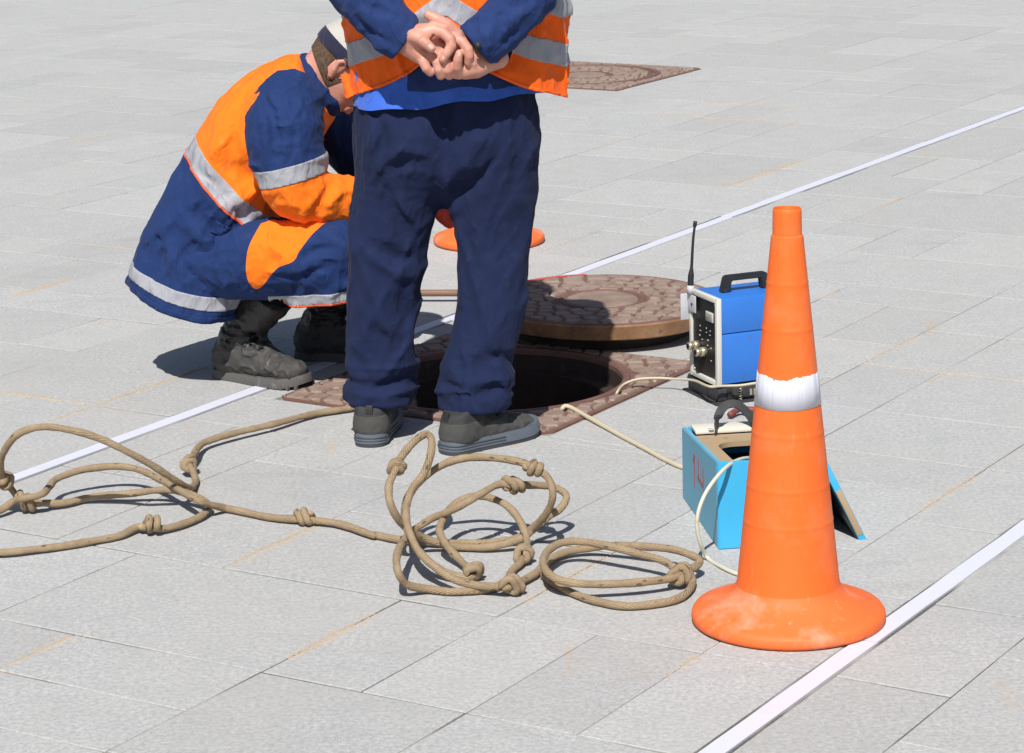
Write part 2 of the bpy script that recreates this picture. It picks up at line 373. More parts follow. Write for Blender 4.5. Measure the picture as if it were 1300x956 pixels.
SZ = [((2, 2), 4), ((2, 3), 5), ((3, 2), 4), ((3, 3), 2), ((2, 4), 1.2), ((2, 1), 1), ((1, 2), 0.7), ((4, 2), 2)]
for iu in range(len(ULN)-1):
    for k in range(KMIN, KMAX):
        if (iu, k) in used: continue
        best = None
        opts = [s for s, _ in SZ]; wts = [w_ for _, w_ in SZ]
        tries = []
        pool = list(zip(opts, wts))
        while pool:
            s_ = random.choices([p[0] for p in pool], [p[1] for p in pool])[0]
            tries.append(s_); pool = [p for p in pool if p[0] != s_]
        tries.append((1, 1))
        for du, dk in tries:
            ok = iu+du < len(ULN) and k+dk <= KMAX
            if not ok: continue
            if k < 0 < k+dk or k < 10 < k+dk: continue
            for a in range(iu, iu+du):
                for b in range(k, k+dk):
                    if (a, b) in used: ok = False
                    if b > k and (a, b) in fA: ok = False
                    if a > iu and (a, b) in fB: ok = False
            if ok: best = (du, dk); break
        for a in range(iu, iu+best[0]):
            for b in range(k, k+best[1]): used[(a, b)] = 1
        v1, v0 = vln(k), vln(k+best[1])
        if k == 0: v1 = STR[1][0]
        if k+best[1] == 0: v0 = STR[1][1]
        if k+best[1] == 10: v0 = STR[0][1]
        if k == 10: v1 = STR[0][0]
        rects.append([ULN[iu], ULN[iu+best[0]], v0, v1])
def minus(r, c):
    u0, u1, v0, v1 = r; a0, a1, b0, b1 = c
    if u1 <= a0 or u0 >= a1 or v1 <= b0 or v0 >= b1: return [r]
    out = []
    if u0 < a0: out.append([u0, a0, v0, v1])
    if u1 > a1: out.append([a1, u1, v0, v1])
    m0, m1 = max(u0, a0), min(u1, a1)
    if v0 < b0: out.append([m0, m1, v0, b0])
    if v1 > b1: out.append([m0, m1, b1, v1])
    return [o for o in out if o[1]-o[0] > 0.025 and o[3]-o[2] > 0.025]
rr = []
for r in rects:
    for q in minus(r, FR1): rr += minus(q, FR2)
def pix(x, y, z=0.0):
    """rough angular position as seen from the photographer's stand, for sorting near from far"""
    Z = z-1.77; d = y*cp - Z*sp; u = y*sp + Z*cp
    if d < 0.5: return None
    a, b = x/d, u/d
    a, b = cr*a+sr*b, -sr*a+cr*b
    return a*3400+650, 433-b*3400
near, far = [], []
for r in rr:
    c = uvw((r[0]+r[1])/2, (r[2]+r[3])/2); q = pix(c[0], c[1])
    hs = max(r[1]-r[0], r[3]-r[2])
    if q is None: continue
    mg = 90 if q[1] > 300 else 40
    if -mg-60 < q[0] < 1360+mg and -25 < q[1] < 1010+mg: near.append((c[1], r))
    elif -2600 < q[0] < 3900 and -330 < q[1] < 2600: far.append(r)
near.sort(key=lambda t: t[0])
far += [r for _, r in near[300:]]
near = near[:300]
def slab_geo(r, rng, z0=0.0):
    g = 0.0012 + rng.random()**2*0.0016
    gu = g*1.5; u0, u1, v0, v1 = r[0]+gu, r[1]-gu, r[2]+g, r[3]-g
    dz = [z0 + rng.uniform(-0.0008, 0.0008) for _ in range(4)]
    b = 0.0016
    q = [(u0, v0), (u1, v0), (u1, v1), (u0, v1)]; s = [(1, 1), (-1, 1), (-1, -1), (1, -1)]
    v = [uvw(p[0]+s[i][0]*b, p[1]+s[i][1]*b, dz[i]) for i, p in enumerate(q)]
    v += [uvw(p[0], p[1], dz[i]-0.0012) for i, p in enumerate(q)]
    v += [uvw(p[0], p[1], -0.03) for i, p in enumerate(q)]
    f = [(0, 3, 2, 1)]
    for i in range(4):
        j = (i+1) % 4
        f += [(i, j, 4+j, 4+i), (4+i, 4+j, 8+j, 8+i)]
    return v, f
rng = random.Random(5)
for _, r in near:
    v, f = slab_geo(r, rng)
    pyd('paving_slab', v, f, 'granite', pave)
V_, F_ = [], []
for r in far:
    v, f = slab_geo(r, rng); o = len(V_)
    V_ += v; F_ += [tuple(i+o for i in q) for q in f]
fo = pyd('paving_slab_field', V_, F_, 'granite_far', pave); fo['kind'] = 'stuff'

# white inlaid strips
def strip(u0, u1, v0, v1, z, du=0.0):
    v = []; nseg = max(2, int((u1-u0)/0.12)); rg = random.Random(int(u0*100))
    for i in range(nseg+1):
        u = u0+(u1-u0)*i/nseg
        a = v0+0.0065+rg.uniform(-.0012, .0012); b = v1-0.0065+rg.uniform(-.0012, .0012)
        v += [uvw(u, a, z), uvw(u, b, z), uvw(u, a, -0.02), uvw(u, b, -0.02)]
    f = []
    for i in range(nseg):
        o = i*4; p = o+4
        f += [(o, p, p+1, o+1), (o, o+2, p+2, p), (o+1, p+1, p+3, o+3)]
    f += [(0, 1, 3, 2), (nseg*4, nseg*4+2, nseg*4+3, nseg*4+1)]
    return pyd('white_strip', v, f, 'strip', pave)
su = [2.6, 4.47, 6.61, 8.46, 10.3, 12.4, 14.5, 16.5, 19]
for i in range(len(su)-1):
    d = 0.006 if i == 2 else 0.0
    strip(su[i]+.002, su[i+1]-.002, STR[0][0]+d, STR[0][1]+d, 0.0012+0.0006*(i % 2))
su = [2.6, 4.55, 6.4, 8.4, 10.5, 13, 16]
for i in range(len(su)-1): strip(su[i]+.002, su[i+1]-.002, STR[1][0], STR[1][1], 0.0012+0.0006*(i % 2))

# sand washed into some of the joints
sv, sf = [], []
rg = random.Random(3)
def sandline(u0, u1, v, wd, side=0.0, along='u'):
    nseg = int((u1-u0)/0.006); o = len(sv)
    ph = rg.random()*10
    for i in range(nseg+1):
        u = u0+(u1-u0)*i/nseg; t = i/nseg; e = min(1, 6*t, 6*(1-t))
        wl = wd*e*(0.30+0.7*rg.random())*(0.6+0.4*math.sin(u*31+ph)); wr = wd*e*(0.30+0.7*rg.random())*(0.6+0.4*math.sin(u*23+ph*2))
        hh = 0.0008+0.0022*e*rg.random()
        for dv, z in ((-wl+side, -0.0015), (-wl*0.4+side*0.6, hh*0.7), (wr*0.4+side*0.6, hh), (wr+side, -0.0015)):
            sv.append(uvw(u, v+dv, z) if along == 'u' else uvw(v+dv, u, z))
    for i in range(nseg):
        for k in range(3):
            a = o+i*4+k; sf.append((a, a+1, a+5, a+4))
for a in [(5.33, 5.78, -4.650, .012, 0), (4.37, 4.70, -3.470, .011, .003), (3.66, 3.85, -3.468, .009, .003), (5.40, 5.69, -2.300, .008, 0), (9.05, 9.70, -4.652, .010, 0),
          (6.32, 6.58, -5.83, .011, 0), (8.85, 9.15, -7.80, .010, 0), (4.00, 4.18, -3.005, .006, .004), (4.25, 4.33, -2.30, .008, .002),
          (8.78, 9.1, -3.94, .007, 0), (7.35, 7.5, -3.47, .006, 0), (9.7, 9.9, -5.6, .007, 0), (5.1, 5.3, -4.65, .007, 0), (6.5, 6.7, -2.75, .005, 0)]:
    sandline(*a)
for a in [(-5.0, -4.75, 5.318, .006, 0), (-5.85, -5.1, 10.585, .012, 0), (-5.8, -5.3, 11.03, .010, 0), (-6.2, -5.7, 7.09, .006, 0)]:
    sandline(*a, along='v')
def grains(u0, u1, v, wd, side, along, cnt):
    for _ in range(cnt):
        u = rg.uniform(u0, u1); dv = rg.gauss(side*2, wd*1.1); r = 0.0006+0.0022*rg.random()**2; h = r*0.8; o = len(sv); a0 = rg.random()*6.28
        c = uvw(u, v+dv) if along == 'u' else uvw(v+dv, u)
        for k in range(4):
            rr_ = r*rg.uniform(0.6, 1.2); sv.append((c[0]+rr_*math.cos(a0+k*1.57), c[1]+rr_*math.sin(a0+k*1.57), -0.0012))
        sv.append((c[0], c[1], h+0.0006)); sf.extend([(o, o+1, o+4), (o+1, o+2, o+4), (o+2, o+3, o+4), (o+3, o, o+4)])
for a in [(5.33, 5.80, -4.650, .016, .002), (4.35, 4.72, -3.470, .016, .004), (3.62, 3.86, -3.468, .014, .004), (5.38, 5.72, -2.300, .010, 0), (9.0, 9.72, -4.652, .014, 0), (6.3, 6.6, -5.83, .014, 0), (3.95, 4.25, -3.005, .010, .004), (4.2, 4.34, -2.30, .010, .002), (4.45, 4.8, -2.77, .008, 0), (6.65, 7.0, -3.0, .007, 0)]:
    grains(*a, 'u', int((a[1]-a[0])*1500))
for a in [(-5.2, -4.5, 5.318, .012, 0), (-5.85, -5.1, 10.585, .014, 0), (-3.0, -2.4, 6.632, .010, 0)]:
    grains(*a, 'v', int((a[1]-a[0])*900))
so = pyd('joint_sand', sv, sf, 'sand', pave, True); so['kind'] = 'stuff'

# ================================================================== MANHOLES
def vor_cells(seeds, bound):
    """Voronoi polygons of 2D seeds, clipped to the convex polygon bound"""
    out = []
    for i, p in enumerate(seeds):
        poly = [tuple(q) for q in bound]
        nb = sorted((j for j in range(len(seeds)) if j != i), key=lambda j: (seeds[j][0]-p[0])**2+(seeds[j][1]-p[1])**2)[:16]
        for j in nb:
            q = seeds[j]; mx, my = (p[0]+q[0])/2, (p[1]+q[1])/2; nx, ny = q[0]-p[0], q[1]-p[1]
            new = []
            for a in range(len(poly)):
                A_, B_ = poly[a], poly[(a+1) % len(poly)]
                da = (A_[0]-mx)*nx+(A_[1]-my)*ny; db = (B_[0]-mx)*nx+(B_[1]-my)*ny
                if da <= 0: new.append(A_)
                if da*db < 0:
                    t = da/(da-db); new.append((A_[0]+(B_[0]-A_[0])*t, A_[1]+(B_[1]-A_[1])*t))
            poly = new
            if len(poly) < 3: break
        if len(poly) >= 3: out.append(poly)
    return out
def relief(polys, h, shrink, z):
    v, f = [], []
    for P in polys:
        n_ = len(P); cx_ = sum(p[0] for p in P)/n_; cy_ = sum(p[1] for p in P)/n_
        sz = sum(math.hypot(p[0]-cx_, p[1]-cy_) for p in P)/n_
        if sz < 0.008: continue
        k1 = max(0.3, 1-shrink/sz); k2 = max(0.2, 1-(shrink+0.004)/sz); o = len(v)
        for k, zz in ((k1, z-0.001), (k2, z+h)):
            for p in P: v.append((cx_+(p[0]-cx_)*k, cy_+(p[1]-cy_)*k, zz))
        f.append(tuple(o+n_+i for i in range(n_)))
        for i in range(n_): f.append((o+i, o+(i+1) % n_, o+n_+(i+1) % n_, o+n_+i))
    return v, f
def frame_parts(root, half, rad, z, seed):
    """square cast frame with a round opening: plate with lip, and cobble relief"""
    seg = 96; v, f = [], []
    sq = []
    for i in range(seg):
        a = 2*math.pi*(i+0.5)/seg+math.pi/4; c, s = math.cos(a), math.sin(a); m = half/max(abs(c), abs(s)); sq.append((c*m, s*m))
    ci = [(math.cos(2*math.pi*(i+0.5)/seg+math.pi/4), math.sin(2*math.pi*(i+0.5)/seg+math.pi/4)) for i in range(seg)]
    rings = [[(x, y, -0.12) for x, y in sq], [(x, y, z) for x, y in sq], [(c*(rad+.022), s*(rad+.022), z) for c, s in ci],
             [(c*(rad+.020), s*(rad+.020), z+.005) for c, s in ci], [(c*(rad+.004), s*(rad+.004), z+.005) for c, s in ci],
             [(c*rad, s*rad, z) for c, s in ci], [(c*(rad-.001), s*(rad-.001), z-.012) for c, s in ci]]
    for R in rings: v += R
    for k in range(len(rings)-1):
        for i in range(seg):
            j = (i+1) % seg; f.append((k*seg+i, k*seg+j, (k+1)*seg+j, (k+1)*seg+i))
    bm = bmesh.new(); me = bpy.data.meshes.new('x'); me.from_pydata(v, [], f); bm.from_mesh(me); bpy.data.meshes.remove(me)
    bmo('frame_plate', bm, 'iron_groove', root, True, 30)
    lathe('frame_throat', [(rad-.001, z-.012), (rad-.006, z-.055), (rad-.045, z-.058), (rad-.045, z-.16)], 96, 'iron_dark', root)  # dark rust, with the hole's shade also put into the wall's colour
    rg = random.Random(seed); seeds = []
    tries = 0
    while len(seeds) < 330 and tries < 20000:
        tries += 1
        p = (rg.uniform(-half*1.1, half*1.1), rg.uniform(-half*1.1, half*1.1))
        if all((p[0]-q[0])**2+(p[1]-q[1])**2 > 0.047**2 for q in seeds): seeds.append(p)
    b = half-0.012
    cells = vor_cells(seeds, [(-b, -b), (b, -b), (b, b), (-b, b)])
    keep = []
    for P in cells:
        if math.hypot(sum(p[0] for p in P)/len(P), sum(p[1] for p in P)/len(P)) < rad+0.012: continue
        if min(math.hypot(*p) for p in P) < rad+0.026:
            P2 = []
            for p in P:
                d = math.hypot(*p)
                P2.append((p[0]*(rad+.028)/d, p[1]*(rad+.028)/d) if d < rad+.028 else p)
            ar = abs(sum(P2[i][0]*P2[(i+1) % len(P2)][1]-P2[(i+1) % len(P2)][0]*P2[i][1] for i in range(len(P2))))/2
            if ar < 0.0006: continue
            P = P2
        keep.append(P)
    v, f = relief(keep, 0.005, 0.0058, z)
    pyd('cobble_relief', v, f, 'iron_cell', root)
def cover_parts(root, rad, th, z, seed, rim='iron_rim'):
    """round cast lid; its underside at z, face at z+th"""
    lathe('cover_disc', [(0, z+.012), (rad-.05, z+.012), (rad-.045, z), (rad-.01, z), (rad-.004, z+.004), (rad, z+th-.006), (rad-.003, z+th-.001)], 96, rim, root)
    lathe('cover_face', [(rad-.003, z+th-.001), (rad-.008, z+th+.001), (rad-.016, z+th+.001), (rad-.02, z+th-.002), (0.128, z+th-.002), (0.126, z+th+.001), (0.116, z+th+.001), (0.112, z+th-.003), (0, z+th-.003)], 96, 'iron_groove', root)
    rg = random.Random(seed); seeds = []; tries = 0
    while len(seeds) < 300 and tries < 20000:
        tries += 1
        a = rg.uniform(0, 2*math.pi); r = rg.uniform(0.10, rad+.03)
        p = (r*math.cos(a), r*math.sin(a))
        # stones longer along the ring than across it
        if all(((r-q[2])/0.034)**2+(((a-q[3]+math.pi) % (2*math.pi)-math.pi)*(r+q[2])/2/0.054)**2 > 1 for q in seeds): seeds.append((p[0], p[1], r, a))
    nb = 48; b = rad-0.022
    cells = vor_cells([s[:2] for s in seeds], [(b*math.cos(2*math.pi*i/nb), b*math.sin(2*math.pi*i/nb)) for i in range(nb)])
    keep = []
    for P in cells:
        if math.hypot(sum(p[0] for p in P)/len(P), sum(p[1] for p in P)/len(P)) < 0.13: continue
        P2 = []
        for p in P:
            d = math.hypot(*p); P2.append((p[0]*.133/d, p[1]*.133/d) if d < .133 else p)
        ar = abs(sum(P2[i][0]*P2[(i+1) % len(P2)][1]-P2[(i+1) % len(P2)][0]*P2[i][1] for i in range(len(P2))))/2
        if ar > 0.0005: keep.append(P2)
    v, f = relief(keep, 0.0055, 0.0058, z+th-.002)
    pyd('cobble_relief', v, f, 'iron_cell', root)
    lathe('centre_boss', [(0.108, z+th-.004), (0.104, z+th), (0.06, z+th+.0015), (0, z+th+.0015)], 64, 'iron_cell', root)

f1c = uvw((FR1[0]+FR1[1])/2, (FR1[2]+FR1[3])/2)
mh = empty('manhole', f1c, -AZ); tag(mh, 'open square cast iron manhole frame with cobble relief round a dark shaft', 'manhole')
frame_parts(mh, (FR1[1]-FR1[0])/2-.003, 0.352, 0.003, 21)
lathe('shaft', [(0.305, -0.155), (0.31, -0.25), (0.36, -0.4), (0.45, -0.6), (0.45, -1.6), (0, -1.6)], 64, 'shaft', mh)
f2c = uvw((FR2[0]+FR2[1])/2, (FR2[2]+FR2[3])/2)
mh2 = empty('manhole', f2c, -AZ); tag(mh2, 'closed square cast iron manhole set flush in paving behind the standing worker', 'manhole')
frame_parts(mh2, (FR2[1]-FR2[0])/2-.003, 0.352, 0.003, 22)
cover_parts(mh2, 0.348, 0.05, -0.046, 23, 'iron_groove')
cv = empty('manhole_cover', (0.268, 7.725, 0.0), R_(20)); cv.rotation_euler = (R_(0.6), R_(0.5), R_(20))
tag(cv, 'rusty round cast iron manhole cover lifted off and lying beside the open hole', 'manhole cover')
cover_parts(cv, 0.347, 0.047, 0.046, 24)
# ribs the lid rests on, and the smear of red paint on its edge
lathe('underside_rib', [(0.255, 0.0), (0.265, 0.0), (0.270, 0.05), (0.250, 0.05)], 64, 'iron_dark', cv, closed=True)
ps = []
for i in range(13):
    a = R_(96+i*5)-R_(20); wv = 0.018+0.006*math.sin(i*1.7)
    ps.append((a, 0.3455, 0.3455-wv))
v = [(r*math.cos(a), r*math.sin(a), 0.0955 if r > .34 else 0.0945) for a, r1, r0 in ps for r in (r1, r0)]
pyd('paint_smear', v, [(2*i, 2*i+2, 2*i+3, 2*i+1) for i in range(12)], 'red_paint', cv)


# ================================================================== TRAFFIC CONES
def make_cone(loc):
    c = empty('traffic_cone', loc)
    lathe('base', [(0.100, 0.0), (0.186, 0.0), (0.1915, 0.003), (0.1935, 0.009), (0.1925, 0.019), (0.188, 0.026), (0.180, 0.029), (0.150, 0.041), (0.122, 0.054), (0.110, 0.063), (0.1035, 0.077)], 96, 'cone_base', c, 60)
    prof = [(0.1035, 0.077)]
    def rad(z): return 0.1015-(z-0.085)*0.1010
    zs = [0.085]
    for zr in (0.212, 0.285, 0.392, 0.600, 0.690):
        zs += [zr-0.014, zr-0.010, zr-0.003, zr, zr+0.003, zr+0.010, zr+0.014]
    zs = sorted(zs+[0.15, 0.25, 0.34, 0.45, 0.52, 0.65, 0.74, 0.772])
    for z in zs:
        prof.append((rad(z)+(0.0009 if z in (0.212, 0.285, 0.392, 0.600, 0.690) else 0), z))
    prof += [(0.0318, 0.776), (0.0312, 0.781), (0.0286, 0.783)]
    lathe('body', prof, 72, 'cone', c, 40)
    lathe('neck', [(0.0286, 0.783), (0.0280, 0.827), (0.0275, 0.833), (0.0260, 0.835), (0.0245, 0.832), (0.0245, 0.74)], 48, 'cone', c, 50)
    rg = random.Random(8); v, f = [], []; seg = 120
    for i in range(seg):
        a = 2*math.pi*i/seg
        tear = 0.006*max(0, math.sin(a*3+1.2))+0.0035*rg.random()
        if rg.random() < 0.12: tear += 0.006*rg.random()
        zt = 0.513-tear; zb = 0.447+0.001*math.sin(a*2)
        for z, d in ((zb, -0.0005), (zb+.0006, 0.0012), (zt-.0006, 0.0012), (zt, -0.0005)):
            r = rad(z)+d; v.append((r*math.cos(a), r*math.sin(a), z))
    for i in range(seg):
        j = (i+1) % seg
        for k in range(3): f.append((i*4+k, j*4+k, j*4+k+1, i*4+k+1))
    pyd('reflective_band', v, f, 'cone_band', c, True)
    return c
cone = make_cone((0.537, 5.083, 0.0012)); cone.rotation_euler = (0, 0, 2.2)
tag(cone, 'tall orange traffic cone with one white band standing beside the open teal box', 'traffic cone')
c2 = cone.copy(); COL.objects.link(c2); c2.location = (-0.07, 9.13, 0.001); c2.rotation_euler = (0, 0, 0.7)
for ch in list(cone.children):
    k = ch.copy(); COL.objects.link(k); k.parent = c2
tag(c2, 'orange traffic cone mostly hidden behind the standing worker\'s legs', 'traffic cone')

# ================================================================== TEAL BOX
bx = empty('equipment_box', (0.436, 5.555, 0.0), R_(7.0))
tag(bx, 'open teal painted wooden box with its lid hanging to the ground and a red 14', 'box')
BW, BD = 0.232, 0.412
def bh(y): return 0.196-0.028*y/BD
T = 0.012
def wall(name, a, b, nrm, mat, z0=0.0):
    """upright board from a to b (plan), thickness T towards nrm"""
    v = []
    for p in (a, b, (b[0]+nrm[0]*T, b[1]+nrm[1]*T), (a[0]+nrm[0]*T, a[1]+nrm[1]*T)):
        v += [(p[0], p[1], z0), (p[0], p[1], bh(p[1]))]
    f = [(0, 2, 3, 1), (2, 4, 5, 3), (4, 6, 7, 5), (6, 0, 1, 7), (1, 3, 5, 7), (0, 6, 4, 2)]
    bm = bmesh.new(); me = bpy.data.meshes.new('x'); me.from_pydata(v, [], f); bm.from_mesh(me); bpy.data.meshes.remove(me)
    bmesh.ops.bevel(bm, geom=list(bm.edges), offset=0.002, segments=2, affect='EDGES')
    return bmo(name, bm, mat, bx, True, 50)
wall('front_board', (0, 0), (BW, 0), (0, 1), 'teal')
sidel = wall('side_board', (0, T+.0005), (0, BD), (1, 0), 'teal_dusty')
wall('side_board', (BW-T, T+.0005), (BW-T, BD), (1, 0), 'teal')
wall('back_board', (T+.0005, BD-T), (BW-T-.0005, BD-T), (0, 1), 'teal')
boxo('bottom_board', (T+.001, T+.001, 0.004), (BW-T-.001, BD-T-.001, 0.014), 'wood', bx)
# cream padding strip along the back edge
bm = bmesh.new(); box(bm, (0.020, BD-0.062, bh(BD)-0.004), (BW-0.016, BD-0.002, bh(BD)+0.006), 0.003); bmo('back_strip', bm, 'cream', bx, True, 40)
# bare wood top board with a rounded opening
def rrect(x0, x1, y0, y1, r, n_):
    out = []
    for cx_, cy_, a0 in ((x1-r, y1-r, 0), (x0+r, y1-r, 90), (x0+r, y0+r, 180), (x1-r, y0+r, 270)):
        for i in range(n_): a = R_(a0+90*i/(n_-1)); out.append((cx_+r*math.cos(a), cy_+r*math.sin(a)))
    return out
o_ = rrect(T+.001, BW-T-.001, T+.001, BD-.064, 0.002, 8); i_ = rrect(0.046, BW-0.03, 0.022, 0.262, 0.05, 8); v, f = [], []
def tz(y): return bh(y)-0.010
for ring, dz in ((o_, 0), (i_, 0), (i_, -0.012)): v += [(p[0], p[1], tz(p[1])+dz) for p in ring]
for k in range(2):
    for i in range(32): j = (i+1) % 32; f.append((k*32+i, k*32+j, (k+1)*32+j, (k+1)*32+i))
pyd('top_board', v, f, 'wood', bx)
bm = bmesh.new(); box(bm, (0.02, 0.02, 0.016), (BW-0.02, BD-0.07, 0.12), 0.006); bmo('instrument_case', bm, 'panel_black', bx, True, 40)
# lid hanging from the right-hand edge
ln = math.hypot(0.095, 0.197); ang = math.atan2(0.197, 0.095)
Mx = Matrix.Translation((BW+0.004, 0.0, 0.196)) @ Matrix.Rotation(ang, 4, 'Y')
bm = bmesh.new(); box(bm, (0, 0.002, -0.016), (ln+.012, BD-0.02, 0.0), 0.003, Mx); lid = bmo('lid', bm, 'teal', bx, True, 40)
bm = bmesh.new(); box(bm, (0.085, 0.0005, -0.0145), (0.20, 0.004, -0.0015), 0.001, Mx); bmo('worn_edge', bm, 'wood', lid, True, 40)
bm = bmesh.new(); box(bm, (0.006, 0.008, -0.0185), (ln+.004, BD-0.03, -0.0155), 0.001, Mx); bmo('underside_shade', bm, 'panel_black', lid, True, 40)  # black sheet under the lid; the shade there is painted as colour
# red number on the left side board
def stroke(bm, p, q, wd):
    d = math.hypot(q[0]-p[0], q[1]-p[1]); ux, uz = (q[0]-p[0])/d, (q[1]-p[1])/d
    M = Matrix(((0, 0, -1, -0.0012), (ux, -uz, 0, p[0]), (uz, ux, 0, p[1]), (0, 0, 0, 1)))
    box(bm, (-wd/2, -wd/2, -0.002), (d+wd/2, wd/2, 0.0), 0.0, M)
for name, segs in (('number_mark', [((0.262, 0.072), (0.258, 0.142)), ((0.258, 0.142), (0.272, 0.128))]), ('number_mark', [((0.162, 0.070), (0.160, 0.138)), ((0.161, 0.098), (0.215, 0.102)), ((0.215, 0.102), (0.212, 0.142))])):
    bm = bmesh.new()
    for p, q in segs: stroke(bm, p, q, 0.009)
    bmo(name, bm, 'red_mark', sidel)
# webbing handle over the back edge
def ribbon(name, pts, wd, th, mat, parent, side):
    P = crom(pts, 0.006); T_ = np.gradient(P, axis=0); T_ /= np.linalg.norm(T_, axis=1)[:, None]
    s = np.array(side, float); v, f = [], []
    for p, t in zip(P, T_):
        sd_ = s-t*np.dot(s, t); sd_ /= np.linalg.norm(sd_); nn = np.cross(t, sd_)
        for a, b in ((-1, -1), (1, -1), (1, 1), (-1, 1)): v.append(p+sd_*a*wd/2+nn*b*th/2)
    m = len(P)
    for i in range(m-1):
        for k in range(4): f.append((i*4+k, i*4+(k+1) % 4, i*4+4+(k+1) % 4, i*4+4+k))
    f += [(3, 2, 1, 0), tuple((m-1)*4+k for k in range(4))]
    return pyd(name, v, f, mat, parent)
hz = bh(BD)
ribbon('strap_handle', [(0.066, BD-.066, hz-.016), (0.067, BD-.067, hz+.004), (0.074, BD-.05, hz+.030), (0.095, BD-.03, hz+.052), (0.122, BD-.03, hz+.055), (0.145, BD-.045, hz+.036), (0.158, BD-.062, hz+.012), (0.160, BD-.066, hz-.012)], 0.020, 0.004, 'black_rubber', bx, (0.25, 0.6, 0.6))
for xx in (0.05, 0.18):
    bm = bmesh.new(); box(bm, (xx, BD-.066, hz+.0055), (xx+0.012, BD-.054, hz+.0085), 0.001); bmo('screw_plate', bm, 'lt_grey', bx)

# ================================================================== BLUE INSTRUMENT ON ITS BATTERY
YAW = math.atan2(0.38, 0.925)
bt = empty('battery', (0.535, 6.80, 0.0), YAW)
tag(bt, 'black battery pack lying on the paving underneath the blue instrument', 'battery')
bm = bmesh.new(); box(bm, (0.004, 0.006, 0.006), (0.27, 0.075, 0.040), 0.004); box(bm, (0.004, 0.085, 0.004), (0.26, 0.185, 0.042), 0.004); bmo('case', bm, 'battery', bt, True, 40)
bm = bmesh.new(); box(bm, (-0.01, -0.012, 0.0008), (0.285, 0.19, 0.0055), 0.002); bmo('tray', bm, 'battery', bt, True, 40)
for xx in (0.03, 0.14, 0.235):
    bm = bmesh.new(); box(bm, (xx, 0.001, 0.006), (xx+.014, 0.0055, 0.041), 0.001); bmo('clip', bm, 'black_rubber', bt, True, 40)
sp_ = [(0.066+0.0045*math.cos(t), -0.001+0.0045*math.sin(t), 0.006+0.0011*t) for t in np.linspace(0, 2*math.pi*5, 60)]
tube('spring', sp_, 0.0011, 'brass', bt, 6, resample=False)
for i in range(4):
    bm = bmesh.new(); box(bm, (0.096+.011*i, 0.0015, 0.014), (0.103+.011*i, 0.0058, 0.032), 0.001); bmo('terminal', bm, 'brass', bt)
mr = tube('carry_strap', [(0.553,6.650,0.012), (0.584,6.687,0.018), (0.607,6.662,0.022), (0.674,6.669,0.014), (0.714,6.664,0.010)], 0.008, 'maroon', None, 8, 0.006)
tag(mr, 'short maroon rubber strap lying on the paving between blue instrument and teal box', 'strap')

dv = empty('blue_instrument', (0.537, 6.805, 0.047), YAW)
tag(dv, 'blue metal field instrument with black front panel, carrying handle and whip antenna', 'instrument')
DL, DW, DH = 0.275, 0.165, 0.236
boxo('case_lower', (0.013, 0.003, 0.004), (DL, DW-0.003, 0.138), 'device_blue', dv, 0.004)
boxo('case_upper', (0.013, 0.003, 0.1395), (DL, DW-0.003, DH-0.003), 'device_blue', dv, 0.004)
bm = bmesh.new()
for lo, hi in (((-0.002, 0, 0), (0.0125, 0.014, DH)), ((-0.002, DW-0.014, 0), (0.0125, DW, DH)), ((-0.002, 0.0145, 0), (0.0125, DW-0.0145, 0.014)), ((-0.002, 0.0145, DH-0.014), (0.0125, DW-0.0145, DH))):
    box(bm, lo, hi, 0.0025)
bmo('front_frame', bm, 'device_frame', dv, True, 40)
pn = boxo('front_panel', (0.004, 0.0145, 0.0145), (0.0095, DW-0.0145, DH-0.0145), 'panel_black', dv, 0.0)
boxo('meter', (0.001, 0.030, 0.166), (0.0035, 0.072, 0.192), 'device_frame', pn, 0.001)
boxo('meter_glass', (-0.0005, 0.034, 0.170), (0.0012, 0.068, 0.188), 'meter', pn, 0.0005)
def cyl(name, p, q, r, mat, parent, seg=20, r2=None):
    return tube(name, [p, q], r, mat, parent, seg, 1.0, rfun=None if r2 is None else (lambda l: 1.0 if l < 1e-6 else r2/r))
for yy, zz in ((0.124, 0.088), (0.080, 0.080)):
    k = cyl('connector', (0.005, yy, zz), (-0.012, yy, zz), 0.0125, 'brass', pn)
    cyl('connector_nut', (-0.012, yy, zz), (-0.026, yy, zz), 0.0105, 'brass', k)
    cyl('connector_socket', (-0.0255, yy, zz), (-0.0268, yy, zz), 0.0075, 'panel_black', k)
rg = random.Random(4)
for yy, zz in ((0.020, 0.020), (DW-0.020, 0.020), (0.020, DH-0.020), (DW-0.020, DH-0.020)):
    cyl('screw', (0.006, yy, zz), (0.0015, yy, zz), 0.004, 'brass', pn, 10)
for yy, zz, wd, hh in ((0.070, 0.132, .008, .003), (0.050, 0.128, .010, .003), (0.072, 0.142, .003, .007), (0.050, 0.139, .003, .006), (0.105, 0.130, .010, .003), (0.110, 0.116, .008, .006), (0.060, 0.112, .014, .004), (0.094, 0.108, .012, .003), (0.064, 0.098, .010, .003), (0.044, 0.094, .008, .004), (0.108, 0.142, .004, .006), (0.044, 0.060, .01, .003)):
    boxo('panel_mark', (0.0030, yy, zz), (0.0040-.0002, yy+wd*.6, zz+hh*.6), 'white_mark', pn, 0.0)
boxo('antenna_bracket', (-0.0065, 0.118, 0.176), (-0.0025, 0.162, 0.222), 'lt_grey', dv, 0.002)
boxo('antenna_bracket', (-0.0250, DW+0.0005, 0.150), (0.0120, DW+0.0045, 0.222), 'lt_grey', dv, 0.002)
cyl('bracket_screw', (-0.006, 0.136, 0.198), (-0.0085, 0.136, 0.198), 0.0035, 'panel_black', dv, 10)
an = cyl('antenna_base', (-0.004, 0.150, 0.2225), (-0.003, 0.150, 0.246), 0.0095, 'lt_grey', dv)
